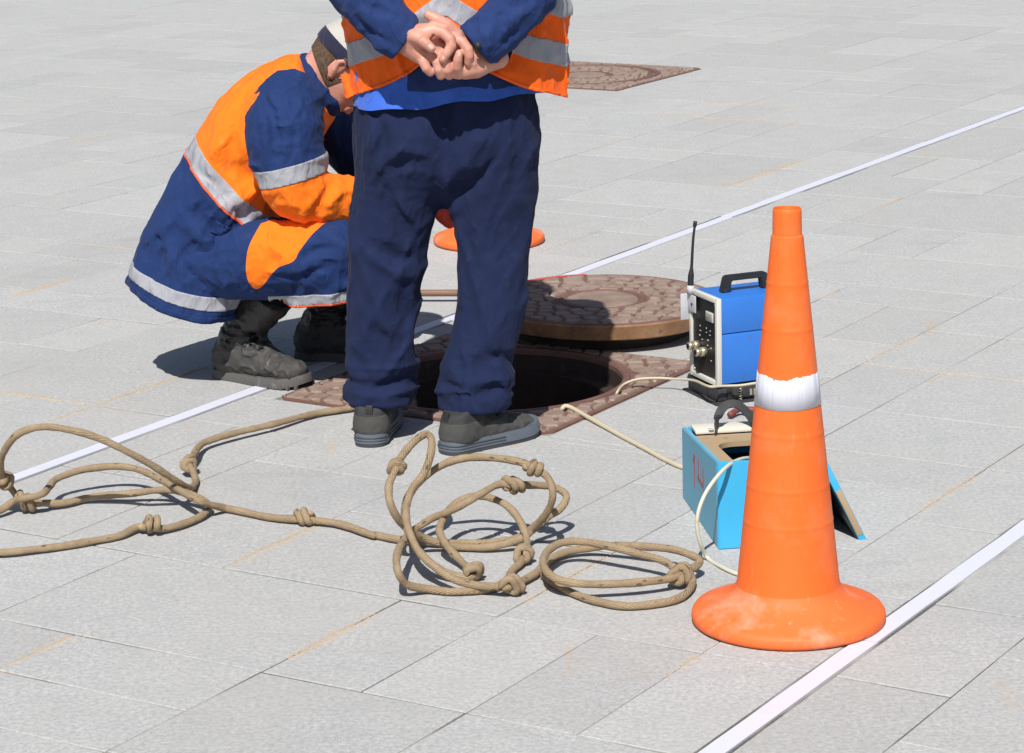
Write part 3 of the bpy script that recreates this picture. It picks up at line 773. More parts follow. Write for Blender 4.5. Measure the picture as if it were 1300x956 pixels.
wh = tube('antenna', [(-0.003, 0.150, 0.246), (-0.0025, 0.150, 0.262), (0.000, 0.1485, 0.30), (0.004, 0.1460, 0.37), (0.0095, 0.143, 0.418)], 0.0085, 'black_rubber', dv, 12, 0.004,
     rfun=lambda l: 0.95 if l < 0.028 else (0.95-(l-.028)/.02*0.45 if l < 0.048 else (0.48-0.1*(l-.048)/.11 if l < 0.158 else 0.62)))
# moulded handle
hx0, hx1, hy = 0.050, 0.196, DW*0.50
v = [(hx0, 0), (hx0+.026, 0), (hx0+.030, .030), (hx1-.030, .030), (hx1-.026, 0), (hx1, 0), (hx1-.010, .040), (hx1-.016, .0445), (hx0+.016, .0445), (hx0+.010, .040)]
bm = bmesh.new(); top = [bm.verts.new((x, hy-.011, DH-.003+z)) for x, z in v]; fc = bm.faces.new(top)
ex = bmesh.ops.extrude_face_region(bm, geom=[fc]); bmesh.ops.translate(bm, vec=(0, .022, 0), verts=[g for g in ex['geom'] if isinstance(g, bmesh.types.BMVert)])
bmesh.ops.bevel(bm, geom=list(bm.edges), offset=0.0022, segments=2, affect='EDGES'); bmo('handle', bm, 'black_rubber', dv, True, 40)

# ================================================================== CABLES AND ROD
o = tube('thin_cable', [(0.274,7.309,-0.160), (0.269,6.996,-0.040), (0.275,6.911,0.012), (0.297,6.972,0.020), (0.329,6.980,0.030), (0.380,6.976,0.034), (0.432,6.961,0.034), (0.478,6.900,0.044), (0.514,6.775,0.057), (0.549,6.790,0.054), (0.595,6.800,0.052), (0.641,6.810,0.055), (0.691,6.830,0.053), (0.740,6.902,0.010)], 0.0034, 'cable', None, 8, 0.008)
tag(o, 'thin pale cable running out of the open manhole and past the blue instrument', 'cable')
o = tube('thick_cable', [(0.121,7.097,-0.140), (0.122,6.864,-0.030), (0.126,6.764,0.011), (0.134,6.772,0.016), (0.147,6.770,0.013), (0.195,6.671,0.008), (0.274,6.482,0.006), (0.323,6.366,0.006), (0.370,6.253,0.006), (0.411,6.186,0.006), (0.455,6.189,0.006)], 0.0060, 'cable', None, 10, 0.008)
tag(o, 'thick tan cable bent over the manhole rim and running to the teal box', 'cable')
o = tube('pale_tube', [(0.562,5.740,0.136), (0.520,5.660,0.174), (0.484,5.600,0.188), (0.446,5.525,0.189), (0.409,5.485,0.158), (0.389,5.465,0.123), (0.383,5.460,0.086), (0.390,5.465,0.044), (0.406,5.483,0.006), (0.433,5.416,0.005), (0.459,5.371,0.005), (0.504,5.330,0.005)], 0.0044, 'tube', None, 10, 0.008)
tag(o, 'pale plastic tube looping out of the teal box down to the paving', 'tube')
o = tube('metal_rod', [(-0.44, 8.19, 0.030), (-0.10, 8.15, 0.030)], 0.011, 'rod', None, 12, 0.1)
tag(o, 'brown metal rod lying on the paving behind the standing worker\'s legs', 'rod')
cyl('rod_foot', (-0.40, 8.17, 0.019), (-0.40, 8.20, 0.019), 0.019, 'rod', o)
cyl('rod_foot', (-0.13, 8.14, 0.019), (-0.13, 8.17, 0.019), 0.019, 'rod', o)

# ================================================================== KNOTTED ROPE
g0 = 0.0088
rope_pts = [(-0.283,7.034,-0.050), (-0.318,6.881,0.008), (-0.379,6.864,0.012), (-0.430,6.828,0.012), (-0.520,6.780,0.012), (-0.622,6.649,0.020), (-0.724,6.551,0.022), (-0.779,6.474,0.022), (-0.789,6.332,0.030), (-0.793,6.269,0.030), (-0.774,6.207,0.020), (-0.766,6.167,0.010), (-0.767,6.081,0.020), (-0.774,6.002,0.050),
 (-0.804,5.952,0.090), (-0.837,5.923,0.125), (-0.885,5.893,0.165), (-0.937,5.889,0.195), (-0.997,5.879,0.220), (-1.067,5.866,0.235), (-1.122,5.871,0.220), (-1.159,5.889,0.180), (-1.181,5.925,0.130), (-1.181,5.957,0.090), (-1.171,5.988,0.055), (-1.150,5.975,0.035), (-1.128,5.973,0.028),
 (-1.105,5.983,0.022), (-1.054,6.005,0.014), (-0.996,6.049,0.014), (-0.908,6.040,0.022), (-0.831,6.030,0.032), (-0.777,5.994,0.036), (-0.731,5.957,0.030), (-0.709,5.931,0.020), (-0.719,5.882,0.012), (-0.758,5.815,0.012), (-0.797,5.779,0.014), (-0.826,5.779,0.016), (-0.857,5.793,0.014), (-0.889,5.747,0.010), (-0.960,5.704,0.010), (-1.004,5.681,0.010), (-1.079,5.650,0.012), (-1.138,5.637,0.012),
 (-1.236,5.656,0.011), (-1.316,5.746,0.010), (-1.325,5.861,0.010), (-1.257,5.890,0.012), (-1.193,5.944,0.018), (-1.165,5.975,0.030), (-1.132,5.948,0.045), (-1.098,5.954,0.050), (-1.089,6.024,0.050), (-1.081,6.079,0.052), (-1.029,6.120,0.060), (-0.956,6.146,0.060), (-0.899,6.134,0.055), (-0.834,6.060,0.048), (-0.771,5.949,0.050), (-0.726,5.878,0.048), (-0.700,5.902,0.030), (-0.672,5.934,0.012), (-0.646,5.921,0.010),
 (-0.558,5.855,0.010), (-0.478,5.820,0.013), (-0.401,5.785,0.012), (-0.317,5.691,0.011), (-0.316,5.700,0.010), (-0.271,5.666,0.010), (-0.199,5.629,0.012), (-0.129,5.615,0.012), (-0.058,5.613,0.012), (-0.002,5.617,0.020), (0.036,5.612,0.045), (0.065,5.581,0.085), (0.079,5.563,0.130), (0.071,5.576,0.165), (0.040,5.593,0.185), (0.008,5.620,0.192), (-0.044,5.644,0.195), (-0.100,5.672,0.190), (-0.148,5.673,0.180), (-0.191,5.676,0.155),
 (-0.220,5.666,0.130), (-0.237,5.628,0.115), (-0.243,5.572,0.100), (-0.233,5.496,0.075), (-0.211,5.444,0.050), (-0.179,5.401,0.032), (-0.139,5.375,0.018), (-0.107,5.367,0.014), (-0.094,5.383,0.014), (-0.108,5.429,0.016), (-0.131,5.481,0.024), (-0.156,5.506,0.048), (-0.167,5.530,0.065), (-0.161,5.587,0.075), (-0.145,5.638,0.085), (-0.117,5.672,0.095), (-0.089,5.679,0.100), (-0.056,5.676,0.095), (-0.019,5.659,0.080), (0.008,5.614,0.056), (0.020,5.564,0.032), (0.018,5.517,0.018), (0.004,5.461,0.012), (-0.013,5.417,0.010), (-0.027,5.334,0.014),
 (-0.058,5.301,0.011), (-0.133,5.288,0.010), (-0.191,5.305,0.012), (-0.231,5.282,0.030), (-0.247,5.270,0.060), (-0.252,5.324,0.075), (-0.243,5.451,0.070), (-0.220,5.574,0.060), (-0.187,5.595,0.075), (-0.149,5.580,0.095), (-0.111,5.575,0.115), (-0.073,5.599,0.130), (-0.036,5.645,0.135), (-0.006,5.652,0.130), (0.039,5.683,0.120), (0.087,5.709,0.105), (0.111,5.696,0.090), (0.099,5.673,0.070), (0.070,5.647,0.058), (0.036,5.624,0.036), (0.008,5.585,0.028), (-0.058,5.578,0.014),
 (-0.128,5.590,0.012), (-0.188,5.582,0.030), (-0.226,5.551,0.060), (-0.251,5.502,0.100), (-0.269,5.489,0.145), (-0.272,5.517,0.175), (-0.261,5.549,0.195), (-0.249,5.611,0.210), (-0.221,5.667,0.230), (-0.195,5.694,0.240), (-0.182,5.662,0.235), (-0.186,5.622,0.205), (-0.202,5.610,0.170), (-0.223,5.590,0.150), (-0.234,5.545,0.132), (-0.237,5.496,0.118), (-0.229,5.440,0.097), (-0.209,5.388,0.070), (-0.178,5.345,0.050), (-0.133,5.305,0.030), (-0.084,5.287,0.022), (-0.049,5.277,0.022), (-0.022,5.268,0.024),
 (0.005,5.331,0.014), (0.032,5.381,0.011), (0.037,5.394,0.010), (0.059,5.456,0.012), (0.081,5.499,0.013), (0.115,5.525,0.016), (0.158,5.531,0.020), (0.208,5.505,0.032), (0.262,5.475,0.038), (0.323,5.439,0.042), (0.361,5.397,0.042), (0.381,5.374,0.036), (0.373,5.353,0.030), (0.348,5.328,0.028), (0.325,5.288,0.028), (0.271,5.260,0.030), (0.189,5.243,0.032), (0.116,5.242,0.036), (0.072,5.267,0.042),
 (0.053,5.325,0.050), (0.061,5.400,0.054), (0.089,5.453,0.056), (0.123,5.466,0.056), (0.164,5.450,0.055), (0.213,5.420,0.052), (0.258,5.394,0.046), (0.301,5.362,0.042), (0.331,5.318,0.036), (0.353,5.314,0.030), (0.362,5.310,0.014), (0.348,5.246,0.010), (0.323,5.205,0.009), (0.286,5.181,0.009), (0.217,5.168,0.009), (0.155,5.207,0.009), (0.108,5.265,0.009), (0.077,5.321,0.010), (0.053,5.382,0.010)]
ROPE_R = 0.0084
rg = random.Random(2)
rope_pts = [(p[0], p[1], p[2]) for p in rope_pts]
rope = tube('knotted_rope', rope_pts, ROPE_R, 'rope', None, 12, 0.006, rfun=lambda l: 1+0.05*math.sin(l*37)+0.04*math.sin(l*91+1)+0.03*math.sin(l*213))
tag(rope, 'long tan braided rope full of knots lying in loose coils on the paving', 'rope')
RP = crom(rope_pts, 0.004)
def knot(p, size=1.0, seed=0, big=1.0):
    p = np.array(p[:3]); i = int(np.argmin(((RP-p)**2).sum(1))); c = RP[i]
    t = RP[min(i+6, len(RP)-1)]-RP[max(i-6, 0)]; t /= np.linalg.norm(t)
    a = np.cross(t, (0, 0, 1.0)); a /= np.linalg.norm(a); b = np.cross(t, a)
    rg = random.Random(seed); ph = rg.random()*6.28; R0 = ROPE_R*1.62*size
    pts = []
    for s in np.linspace(0, 1, 44):
        th = ph+s*2*math.pi*2.1; x = (s-0.5)*0.036*size+0.006*math.sin(th+0.7)
        rr_ = R0*(1+0.16*math.sin(3.1*th+seed))*min(1, 0.45+s*3, 0.45+(1-s)*3)
        pts.append(c+t*x+a*rr_*math.cos(th)+b*rr_*math.sin(th)*0.92)
    k = tube('knot', pts, ROPE_R*0.98, 'rope', rope, 10, resample=False)
    lo = min(v.co.z for v in k.data.vertices)
    if lo < 0.0012:
        for v_ in k.data.vertices: v_.co.z += 0.0012-lo
for i, (p, s) in enumerate([((-0.790,6.259,0.030), 1.0), ((-1.184,5.966,0.090), 1.05), ((-1.138,5.970,0.036), 1.1), ((-0.823,5.777,0.016), 1.1), ((-0.478,5.820,0.013), 1.0), ((-0.254,5.570,0.200), 0.95), ((0.040,5.593,0.185), 0.95), ((-0.006,5.652,0.130), 1.0), ((-0.096,5.383,0.014), 1.0), ((0.011,5.492,0.014), 1.0), ((-0.029,5.285,0.020), 1.15), ((0.335,5.310,0.032), 1.15)]):
    knot(p, s, i+1)

# loose fibres standing off the rope
fv, ff = [], []
rg = random.Random(12)
for _ in range(7000):
    i = rg.randrange(4, len(RP)-4); c = Vector(RP[i]); t = (Vector(RP[i+2])-Vector(RP[i-2])).normalized()
    d = Vector((rg.gauss(0, 1), rg.gauss(0, 1), rg.gauss(0, 1))); d = (d-t*d.dot(t)).normalized()
    p = c+d*ROPE_R*0.9; q = p+(d*rg.uniform(.3, 1)+t*rg.uniform(-1, 1)).normalized()*rg.uniform(0.002, 0.006); s_ = t.cross(d)*0.00035
    if min(p.z, q.z) < 0.001: continue
    o = len(fv); fv += [p-s_, p+s_, q]; ff.append((o, o+1, o+2))
fo = pyd('loose_fibres', fv, ff, 'rope', rope); fo['kind'] = 'stuff'


# ================================================================== PEOPLE: sculpting helpers
_nr = np.random.RandomState(7); _LAT = _nr.rand(32, 32, 32).astype(np.float32)
def vnoise(x, y, z):
    xi = np.floor(x).astype(np.int32); yi = np.floor(y).astype(np.int32); zi = np.floor(z).astype(np.int32)
    fx = (x-xi).astype(np.float32); fy = (y-yi).astype(np.float32); fz = (z-zi).astype(np.float32)
    fx = fx*fx*(3-2*fx); fy = fy*fy*(3-2*fy); fz = fz*fz*(3-2*fz)
    x0, x1 = xi & 31, (xi+1) & 31; y0, y1 = yi & 31, (yi+1) & 31; z0, z1 = zi & 31, (zi+1) & 31
    g = _LAT
    a = g[x0, y0, z0]*(1-fx)+g[x1, y0, z0]*fx; b = g[x0, y1, z0]*(1-fx)+g[x1, y1, z0]*fx
    c = g[x0, y0, z1]*(1-fx)+g[x1, y0, z1]*fx; d = g[x0, y1, z1]*(1-fx)+g[x1, y1, z1]*fx
    return (a*(1-fy)+b*fy)*(1-fz)+(c*(1-fy)+d*fy)*fz
class Field:
    """signed distance grid; shapes are blended in, then a surface is drawn through zero"""
    def __init__(s, lo, hi, vx):
        s.lo = np.array(lo, float); s.vx = vx; s.n = (np.ceil((np.array(hi)-s.lo)/vx)).astype(int)+1
        s.ax = [(s.lo[i]+vx*np.arange(s.n[i])).astype(np.float32) for i in range(3)]
        s.d = np.full(s.n, 0.15, np.float32)
    def sub(s, lo, hi):
        a = np.clip(np.floor((np.array(lo)-s.lo)/s.vx).astype(int), 0, s.n); b = np.clip(np.ceil((np.array(hi)-s.lo)/s.vx).astype(int)+1, 0, s.n)
        sl = tuple(slice(a[i], b[i]) for i in range(3))
        return sl, s.ax[0][sl[0]][:, None, None], s.ax[1][sl[1]][None, :, None], s.ax[2][sl[2]][None, None, :]
    def app(s, sl, e, k, op):
        d = s.d[sl]
        if op == 'u':
            h = np.clip(0.5+0.5*(d-e)/k, 0, 1); s.d[sl] = d+(e-d)*h-k*h*(1-h)
        else:
            e = -e; h = np.clip(0.5-0.5*(d-e)/k, 0, 1); s.d[sl] = d+(e-d)*h+k*h*(1-h)
    def path(s, pts, k=0.02, op='u', ax=None, step=0.03, raw=False):
        """tapered limb through rows (x,y,z,r[,m]); m widens it along the unit vector ax"""
        P = np.array([list(p) if len(p) == 5 else list(p)+[1.0] for p in pts], float)
        if not raw: P = crom(P, step)
        rm = (P[:, 3]*np.maximum(P[:, 4], 1.0)).max()+k+0.035
        sl, X, Y, Z = s.sub(P[:, :3].min(0)-rm, P[:, :3].max(0)+rm)
        best = None
        for i in range(len(P)-1):
            a, b = P[i, :3], P[i+1, :3]; ab = b-a; L2 = max(float(ab@ab), 1e-12)
            px, py, pz = X-a[0], Y-a[1], Z-a[2]
            t = np.clip((px*ab[0]+py*ab[1]+pz*ab[2])/L2, 0, 1)
            qx, qy, qz = px-t*ab[0], py-t*ab[1], pz-t*ab[2]
            r = P[i, 3]+(P[i+1, 3]-P[i, 3])*t
            l2 = qx*qx+qy*qy+qz*qz
            if ax is not None:
                m = P[i, 4]+(P[i+1, 4]-P[i, 4])*t; c = qx*ax[0]+qy*ax[1]+qz*ax[2]
                l2 = np.maximum(l2+c*c*(1/(m*m)-1), 0)
            e = np.sqrt(l2)-r
            best = e if best is None else np.minimum(best, e)
        s.app(sl, best.astype(np.float32), k, op)
    def ell(s, c, r, k=0.02, op='u', M=None):
        c = np.array(c, float); r = np.array(r, float); R = r.max()+k+0.03
        sl, X, Y, Z = s.sub(c-R, c+R); X, Y, Z = X-c[0], Y-c[1], Z-c[2]
        if M is not None:
            M = np.array(M); X, Y, Z = [X*M[i][0]+Y*M[i][1]+Z*M[i][2] for i in range(3)]
        q = np.sqrt((X/r[0])**2+(Y/r[1])**2+(Z/r[2])**2); g = np.sqrt((X/r[0]**2)**2+(Y/r[1]**2)**2+(Z/r[2]**2)**2)
        s.app(sl, (q*(q-1)/np.maximum(g, 1e-6)).astype(np.float32), k, op)
    def plane(s, p, nrm, k=0.003):
        """keep the side that nrm points away from"""
        nrm = np.array(nrm, float); nrm /= np.linalg.norm(nrm)
        e = (s.ax[0][:, None, None]-p[0])*nrm[0]+(s.ax[1][None, :, None]-p[1])*nrm[1]+(s.ax[2][None, None, :]-p[2])*nrm[2]
        h = np.clip(0.5-0.5*(s.d-e)/k, 0, 1); s.d = (s.d+(e-s.d)*h+k*h*(1-h)).astype(np.float32)
    def warp(s, amp, sc, M=None, ridge=True, mask=None, seed=0.0):
        """cloth folds: ridged noise stretched by sc"""
        idx = np.nonzero(np.abs(s.d) < 0.035)
        p = [s.ax[i][idx[i]] for i in range(3)]
        q = p if M is None else [p[0]*M[i][0]+p[1]*M[i][1]+p[2]*M[i][2] for i in range(3)]
        n_ = vnoise(q[0]*sc[0]+seed, q[1]*sc[1]+seed*1.7, q[2]*sc[2]+seed*0.6)
        n2 = vnoise(q[0]*sc[0]*2.1+9+seed, q[1]*sc[1]*2.1+3, q[2]*sc[2]*2.1+seed)
        if ridge:
            r1 = np.clip(1-np.abs(2*n_-1)*2.6, 0, 1); r2 = np.clip(1-np.abs(2*n2-1)*2.6, 0, 1)
            v = r1**1.25+0.35*r2**1.25-0.45+(n_-0.5)*0.8
        else: v = (n_-0.5)*1.6+(n2-0.5)*0.6
        if mask is not None: v = v*mask(p[0], p[1], p[2])
        s.d[idx] -= (amp*v).astype(np.float32)
    def front(s, x, z):
        """depth at which a line along +Y first meets the surface"""
        i = int(round((x-s.lo[0])/s.vx)); k = int(round((z-s.lo[2])/s.vx))
        col = s.d[np.clip(i, 0, s.n[0]-1), :, np.clip(k, 0, s.n[2]-1)]; w_ = np.nonzero(col < 0)[0]
        return float(s.ax[1][w_[0]]) if len(w_) else None
    def fold(s, pts, r, k, op='u', depth=0.0):
        out = []
        for i, p in enumerate(pts):
            y = s.front(p[0], p[2])
            if y is None: continue
            end = i in (0, len(pts)-1)
            out.append((p[0], y+depth+((0.010 if op == 'u' else -0.010) if end else 0), p[2], r*(0.5 if end else 1.0)))
        if len(out) > 1: s.path(out, k, op)
    def mesh(s):
        d = s.d; ins = d < 0; n = s.n
        c = ins[:-1, :-1, :-1].astype(np.int8)
        tot = np.zeros(n-1, np.int8)
        for a in (0, 1):
            for b in (0, 1):
                for e in (0, 1): tot += ins[a:n[0]-1+a, b:n[1]-1+b, e:n[2]-1+e]
        I = np.nonzero((tot > 0) & (tot < 8)); cnt = len(I[0])
        acc = np.zeros((cnt, 3), np.float32); num = np.zeros(cnt, np.float32)
        cr_ = [(a, b, e) for a in (0, 1) for b in (0, 1) for e in (0, 1)]
        for A_ in cr_:
            for dim in range(3):
                if A_[dim]: continue
                B_ = list(A_); B_[dim] = 1
                da = d[I[0]+A_[0], I[1]+A_[1], I[2]+A_[2]]; db = d[I[0]+B_[0], I[1]+B_[1], I[2]+B_[2]]
                m = (da < 0) != (db < 0); t = np.where(m, da/np.where(m, da-db, 1), 0)
                pt = np.zeros((cnt, 3), np.float32); pt[:] = A_; pt[:, dim] += t
                acc[m] += pt[m]; num[m] += 1
        V = s.lo+(np.stack(I, 1)+acc/np.maximum(num, 1)[:, None])*s.vx
        vid = np.full(n-1, -1, np.int32); vid[I] = np.arange(cnt)
        F = []
        for dim in range(3):
            o1, o2 = [(1, 2), (2, 0), (0, 1)][dim]
            sa = [slice(1, n[i]-1) for i in range(3)]; sa[dim] = slice(0, n[dim]-1); sb = list(sa); sb[dim] = slice(1, n[dim])
            A_, B_ = ins[tuple(sa)], ins[tuple(sb)]; E = np.nonzero(A_ != B_); fl = A_[E]
            base = [E[i]+(1 if i != dim else 0) for i in range(3)]
            def cell(p, q):
                c_ = [b.copy() for b in base]; c_[o1] = c_[o1]-p; c_[o2] = c_[o2]-q; return vid[tuple(c_)]
            q = np.stack([cell(1, 1), cell(0, 1), cell(0, 0), cell(1, 0)], 1); q[~fl] = q[~fl][:, ::-1]; F.append(q)
        F = np.concatenate(F); F = F[(F >= 0).all(1)]
        return V, F
def relax(V, F, it=1, lam=0.5):
    for _ in range(it):
        acc = np.zeros_like(V); cnt = np.zeros(len(V)); k = F.shape[1]
        for a in range(k):
            b = (a+1) % k
            np.add.at(acc, F[:, a], V[F[:, b]]); np.add.at(cnt, F[:, a], 1)
        V = V+(acc/np.maximum(cnt, 1)[:, None]-V)*lam
    return V
def tris(F): return F if F.shape[1] == 3 else np.concatenate([F[:, [0, 1, 2]], F[:, [0, 2, 3]]])
def normals(V, F):
    T = tris(F); n_ = np.cross(V[T[:, 1]]-V[T[:, 0]], V[T[:, 2]]-V[T[:, 0]]); N_ = np.zeros_like(V)
    for a in range(3): np.add.at(N_, T[:, a], n_)
    return N_/np.maximum(np.linalg.norm(N_, axis=1), 1e-12)[:, None]
def clip(V, F, s):
    """part of the surface where s >= 0, cut cleanly along s = 0"""
    F = tris(F); m = s[F] >= 0; full = F[m.all(1)]; part = F[m.any(1) & ~m.all(1)]
    newv = []; edge = {}; out = []; nv = len(V)
    def cut(a, b):
        key = (a, b) if a < b else (b, a)
        if key not in edge:
            a_, b_ = key; t = s[a_]/(s[a_]-s[b_]); newv.append(V[a_]+(V[b_]-V[a_])*t); edge[key] = nv+len(newv)-1
        return edge[key]
    for t in part:
        poly = []
        for i in range(3):
            a, b = int(t[i]), int(t[(i+1) % 3])
            if s[a] >= 0: poly.append(a)
            if (s[a] >= 0) != (s[b] >= 0): poly.append(cut(a, b))
        for i in range(1, len(poly)-1): out.append((poly[0], poly[i], poly[i+1]))
    V2 = np.concatenate([V, np.array(newv)]) if newv else V
    F2 = np.concatenate([full, np.array(out, int)]) if out else full
    us = np.unique(F2); mp = np.full(len(V2), -1); mp[us] = np.arange(len(us))
    return V2[us], mp[F2]
def clips(V, F, *fs):
    for g in fs: V, F = clip(V, F, g(V))
    return V, F
def meshobj(name, V, F, mat, parent, smooth=True, M=None):
    if M is not None:
        M = np.array(M); V = V @ M[:3, :3].T + M[:3, 3]
    me = bpy.data.meshes.new(name); k = F.shape[1]
    me.vertices.add(len(V)); me.vertices.foreach_set('co', V.astype(np.float32).ravel())
    me.loops.add(F.size); me.loops.foreach_set('vertex_index', F.astype(np.int32).ravel())
    me.polygons.add(len(F)); me.polygons.foreach_set('loop_start', np.arange(0, F.size, k, dtype=np.int32))
    me.update(calc_edges=True); me.validate()
    return link(name, me, mat, parent, smooth)
def shell(V, F, N_, off): return V+N_*off, F
def band(name, V, F, s, lo, hi, mat, parent, off=0.0022, extra=()):
    """strip sewn on the garment: where lo < s < hi, lifted a little off the cloth with its edges turned in"""
    N_ = normals(V, F); W = V+N_*off
    W, G_ = clip(W, F, s(W)-lo); W, G_ = clip(W, G_, hi-s(W))
    for g in extra: W, G_ = clip(W, G_, g(W))
    if len(G_) == 0: return None
    # turn the border in so that the strip has thickness
    e = {}
    for t in G_:
        for i in range(3):
            a, b = int(t[i]), int(t[(i+1) % 3]); k = (min(a, b), max(a, b)); e[k] = None if k in e else (a, b)
    bd = [q for q in e.values() if q is not None]
    Nw = normals(W, G_); ids = sorted({i for q in bd for i in q}); mp = {i: len(W)+j for j, i in enumerate(ids)}
    W2 = np.concatenate([W, W[ids]-Nw[ids]*(off+0.0015)]) if ids else W
    sk = [(b, a, mp[a]) for a, b in bd]+[(b, mp[a], mp[b]) for a, b in bd]
    G2 = np.concatenate([G_, np.array(sk, int)]) if sk else G_
    return meshobj(name, W2, G2, mat, parent)
def poly2(pts):
    """signed distance to an outline in the X-Z plane, positive inside"""
    P = np.array([(p[0], p[2]) for p in pts])
    P = crom(np.concatenate([np.c_[P, np.zeros(len(P))], [[*P[0], 0]]]), 0.008)[:-1, :2]
    def g(W):
        x, z = W[:, 0], W[:, 2]; d = np.full(len(W), 9.0); ins = np.zeros(len(W), bool)
        for i in range(len(P)):
            a, b = P[i], P[(i+1) % len(P)]; ex, ez = b-a; t = np.clip(((x-a[0])*ex+(z-a[1])*ez)/max(ex*ex+ez*ez, 1e-12), 0, 1)
            d = np.minimum(d, np.hypot(x-a[0]-t*ex, z-a[1]-t*ez))
            c = (a[1] > z) != (b[1] > z)
            if abs(ez) > 1e-9: ins ^= c & (x < a[0]+(z-a[1])*ex/ez)
        return np.where(ins, d, -d)
    return g
def lin(p, nrm):
    nrm = np.array(nrm, float); nrm /= np.linalg.norm(nrm); p = np.array(p, float)
    return lambda V: (V-p) @ nrm

# ------------------------------------------------------------------ heads
def head_mesh():
    f = Field((-0.15, -0.12, -0.17), (0.16, 0.12, 0.16), 0.004)
    f.ell((-0.012, 0, 0.025), (0.096, 0.075, 0.098), 0.01)
    f.ell((0.030, 0, -0.045), (0.062, 0.056, 0.075), 0.03)
    f.ell((0.055, 0, -0.092), (0.030, 0.030, 0.026), 0.02)
    f.path([(0.082, 0, 0.018, 0.009), (0.098, 0, -0.010, 0.010), (0.107, 0, -0.024, 0.0125)], 0.012)
    for sgn in (-1, 1):
        f.ell((0.100, sgn*0.014, -0.028), (0.009, 0.008, 0.007), 0.006)
        f.ell((0.082, sgn*0.031, 0.010), (0.014, 0.016, 0.011), 0.012, 's')
        f.path([(0.082, sgn*0.014, 0.026, 0.007), (0.078, sgn*0.046, 0.026, 0.006)], 0.012)
        f.ell((0.060, sgn*0.042, -0.020), (0.022, 0.018, 0.018), 0.02)
        # ear: rim, lobe and hollow
        f.path([(-0.004, sgn*0.070, -0.034, 0.007), (-0.012, sgn*0.080, -0.014, 0.007), (-0.020, sgn*0.084, 0.008, 0.0065), (-0.010, sgn*0.084, 0.022, 0.006), (0.004, sgn*0.077, 0.014, 0.005)], 0.006)
        f.ell((-0.008, sgn*0.074, -0.004), (0.014, 0.006, 0.022), 0.006)
    f.path([(0.092, -0.022, -0.058, 0.006), (0.101, 0, -0.055, 0.0075), (0.092, 0.022, -0.058, 0.006)], 0.008)
    f.path([(0.090, -0.018, -0.070, 0.006), (0.099, 0, -0.071, 0.008), (0.090, 0.018, -0.070, 0.006)], 0.008)
    f.path([(-0.030, 0, -0.05, 0.056), (-0.045, 0, -0.16, 0.058)], 0.03)
    V, F = f.mesh(); return V, F
HEADV, HEADF = head_mesh()
def head(root, c, fw, upv, cap=None):
    fw = Vector(fw).normalized(); upv = (Vector(upv)-fw*Vector(upv).dot(fw)).normalized(); lf = upv.cross(fw)
    M = Matrix(((fw.x, lf.x, upv.x, c[0]), (fw.y, lf.y, upv.y, c[1]), (fw.z, lf.z, upv.z, c[2]), (0, 0, 0, 1)))
    N_ = normals(HEADV, HEADF)
    # hair: the back and sides of the skull
    W = HEADV+N_*0.004
    hv, hf = clips(W, HEADF, lambda V: 0.030-V[:, 0]-0.35*np.maximum(0, -V[:, 2])+0.9*np.maximum(0, V[:, 2]-0.04), lambda V: V[:, 2]+0.046+0.30*np.minimum(V[:, 0]+0.05, 0.05),
                   lambda V: np.maximum(np.maximum(0.070-np.abs(V[:, 1]), V[:, 2]-0.024), -0.034-V[:, 0]))
    meshobj('hair', hv, hf, 'hair', root, M=M)
    for sgn in (-1, 1):
        bm = bmesh.new(); bmesh.ops.create_uvsphere(bm, u_segments=12, v_segments=8, radius=0.0115, matrix=M @ Matrix.Translation((0.0755, sgn*0.031, 0.010))); bmo('eye', bm, 'eye', root, True)
    if cap:
        f = Field((-0.15, -0.12, -0.05), (0.20, 0.12, 0.16), 0.004)
        f.ell((-0.012, 0, 0.030), (0.106, 0.086, 0.102), 0.005); f.plane((0, 0, 0.012), (0.12, 0, -1.0))
        f.path([(0.080, 0, 0.028, 0.004, 14), (0.120, 0, 0.024, 0.004, 15), (0.165, 0, 0.010, 0.004, 10)], 0.006, ax=(0, 1, 0))
        V, F = f.mesh(); V = relax(V, F, 1)
        s = lambda V: V[:, 2]-0.048-0.10*V[:, 0]
        a, b = clip(V, F, s(V)); meshobj('cap_crown', a, b, cap[0], root, M=M)
        a, b = clip(V, F, -s(V)); meshobj('cap_band', a, b, cap[1], root, M=M)
    return M

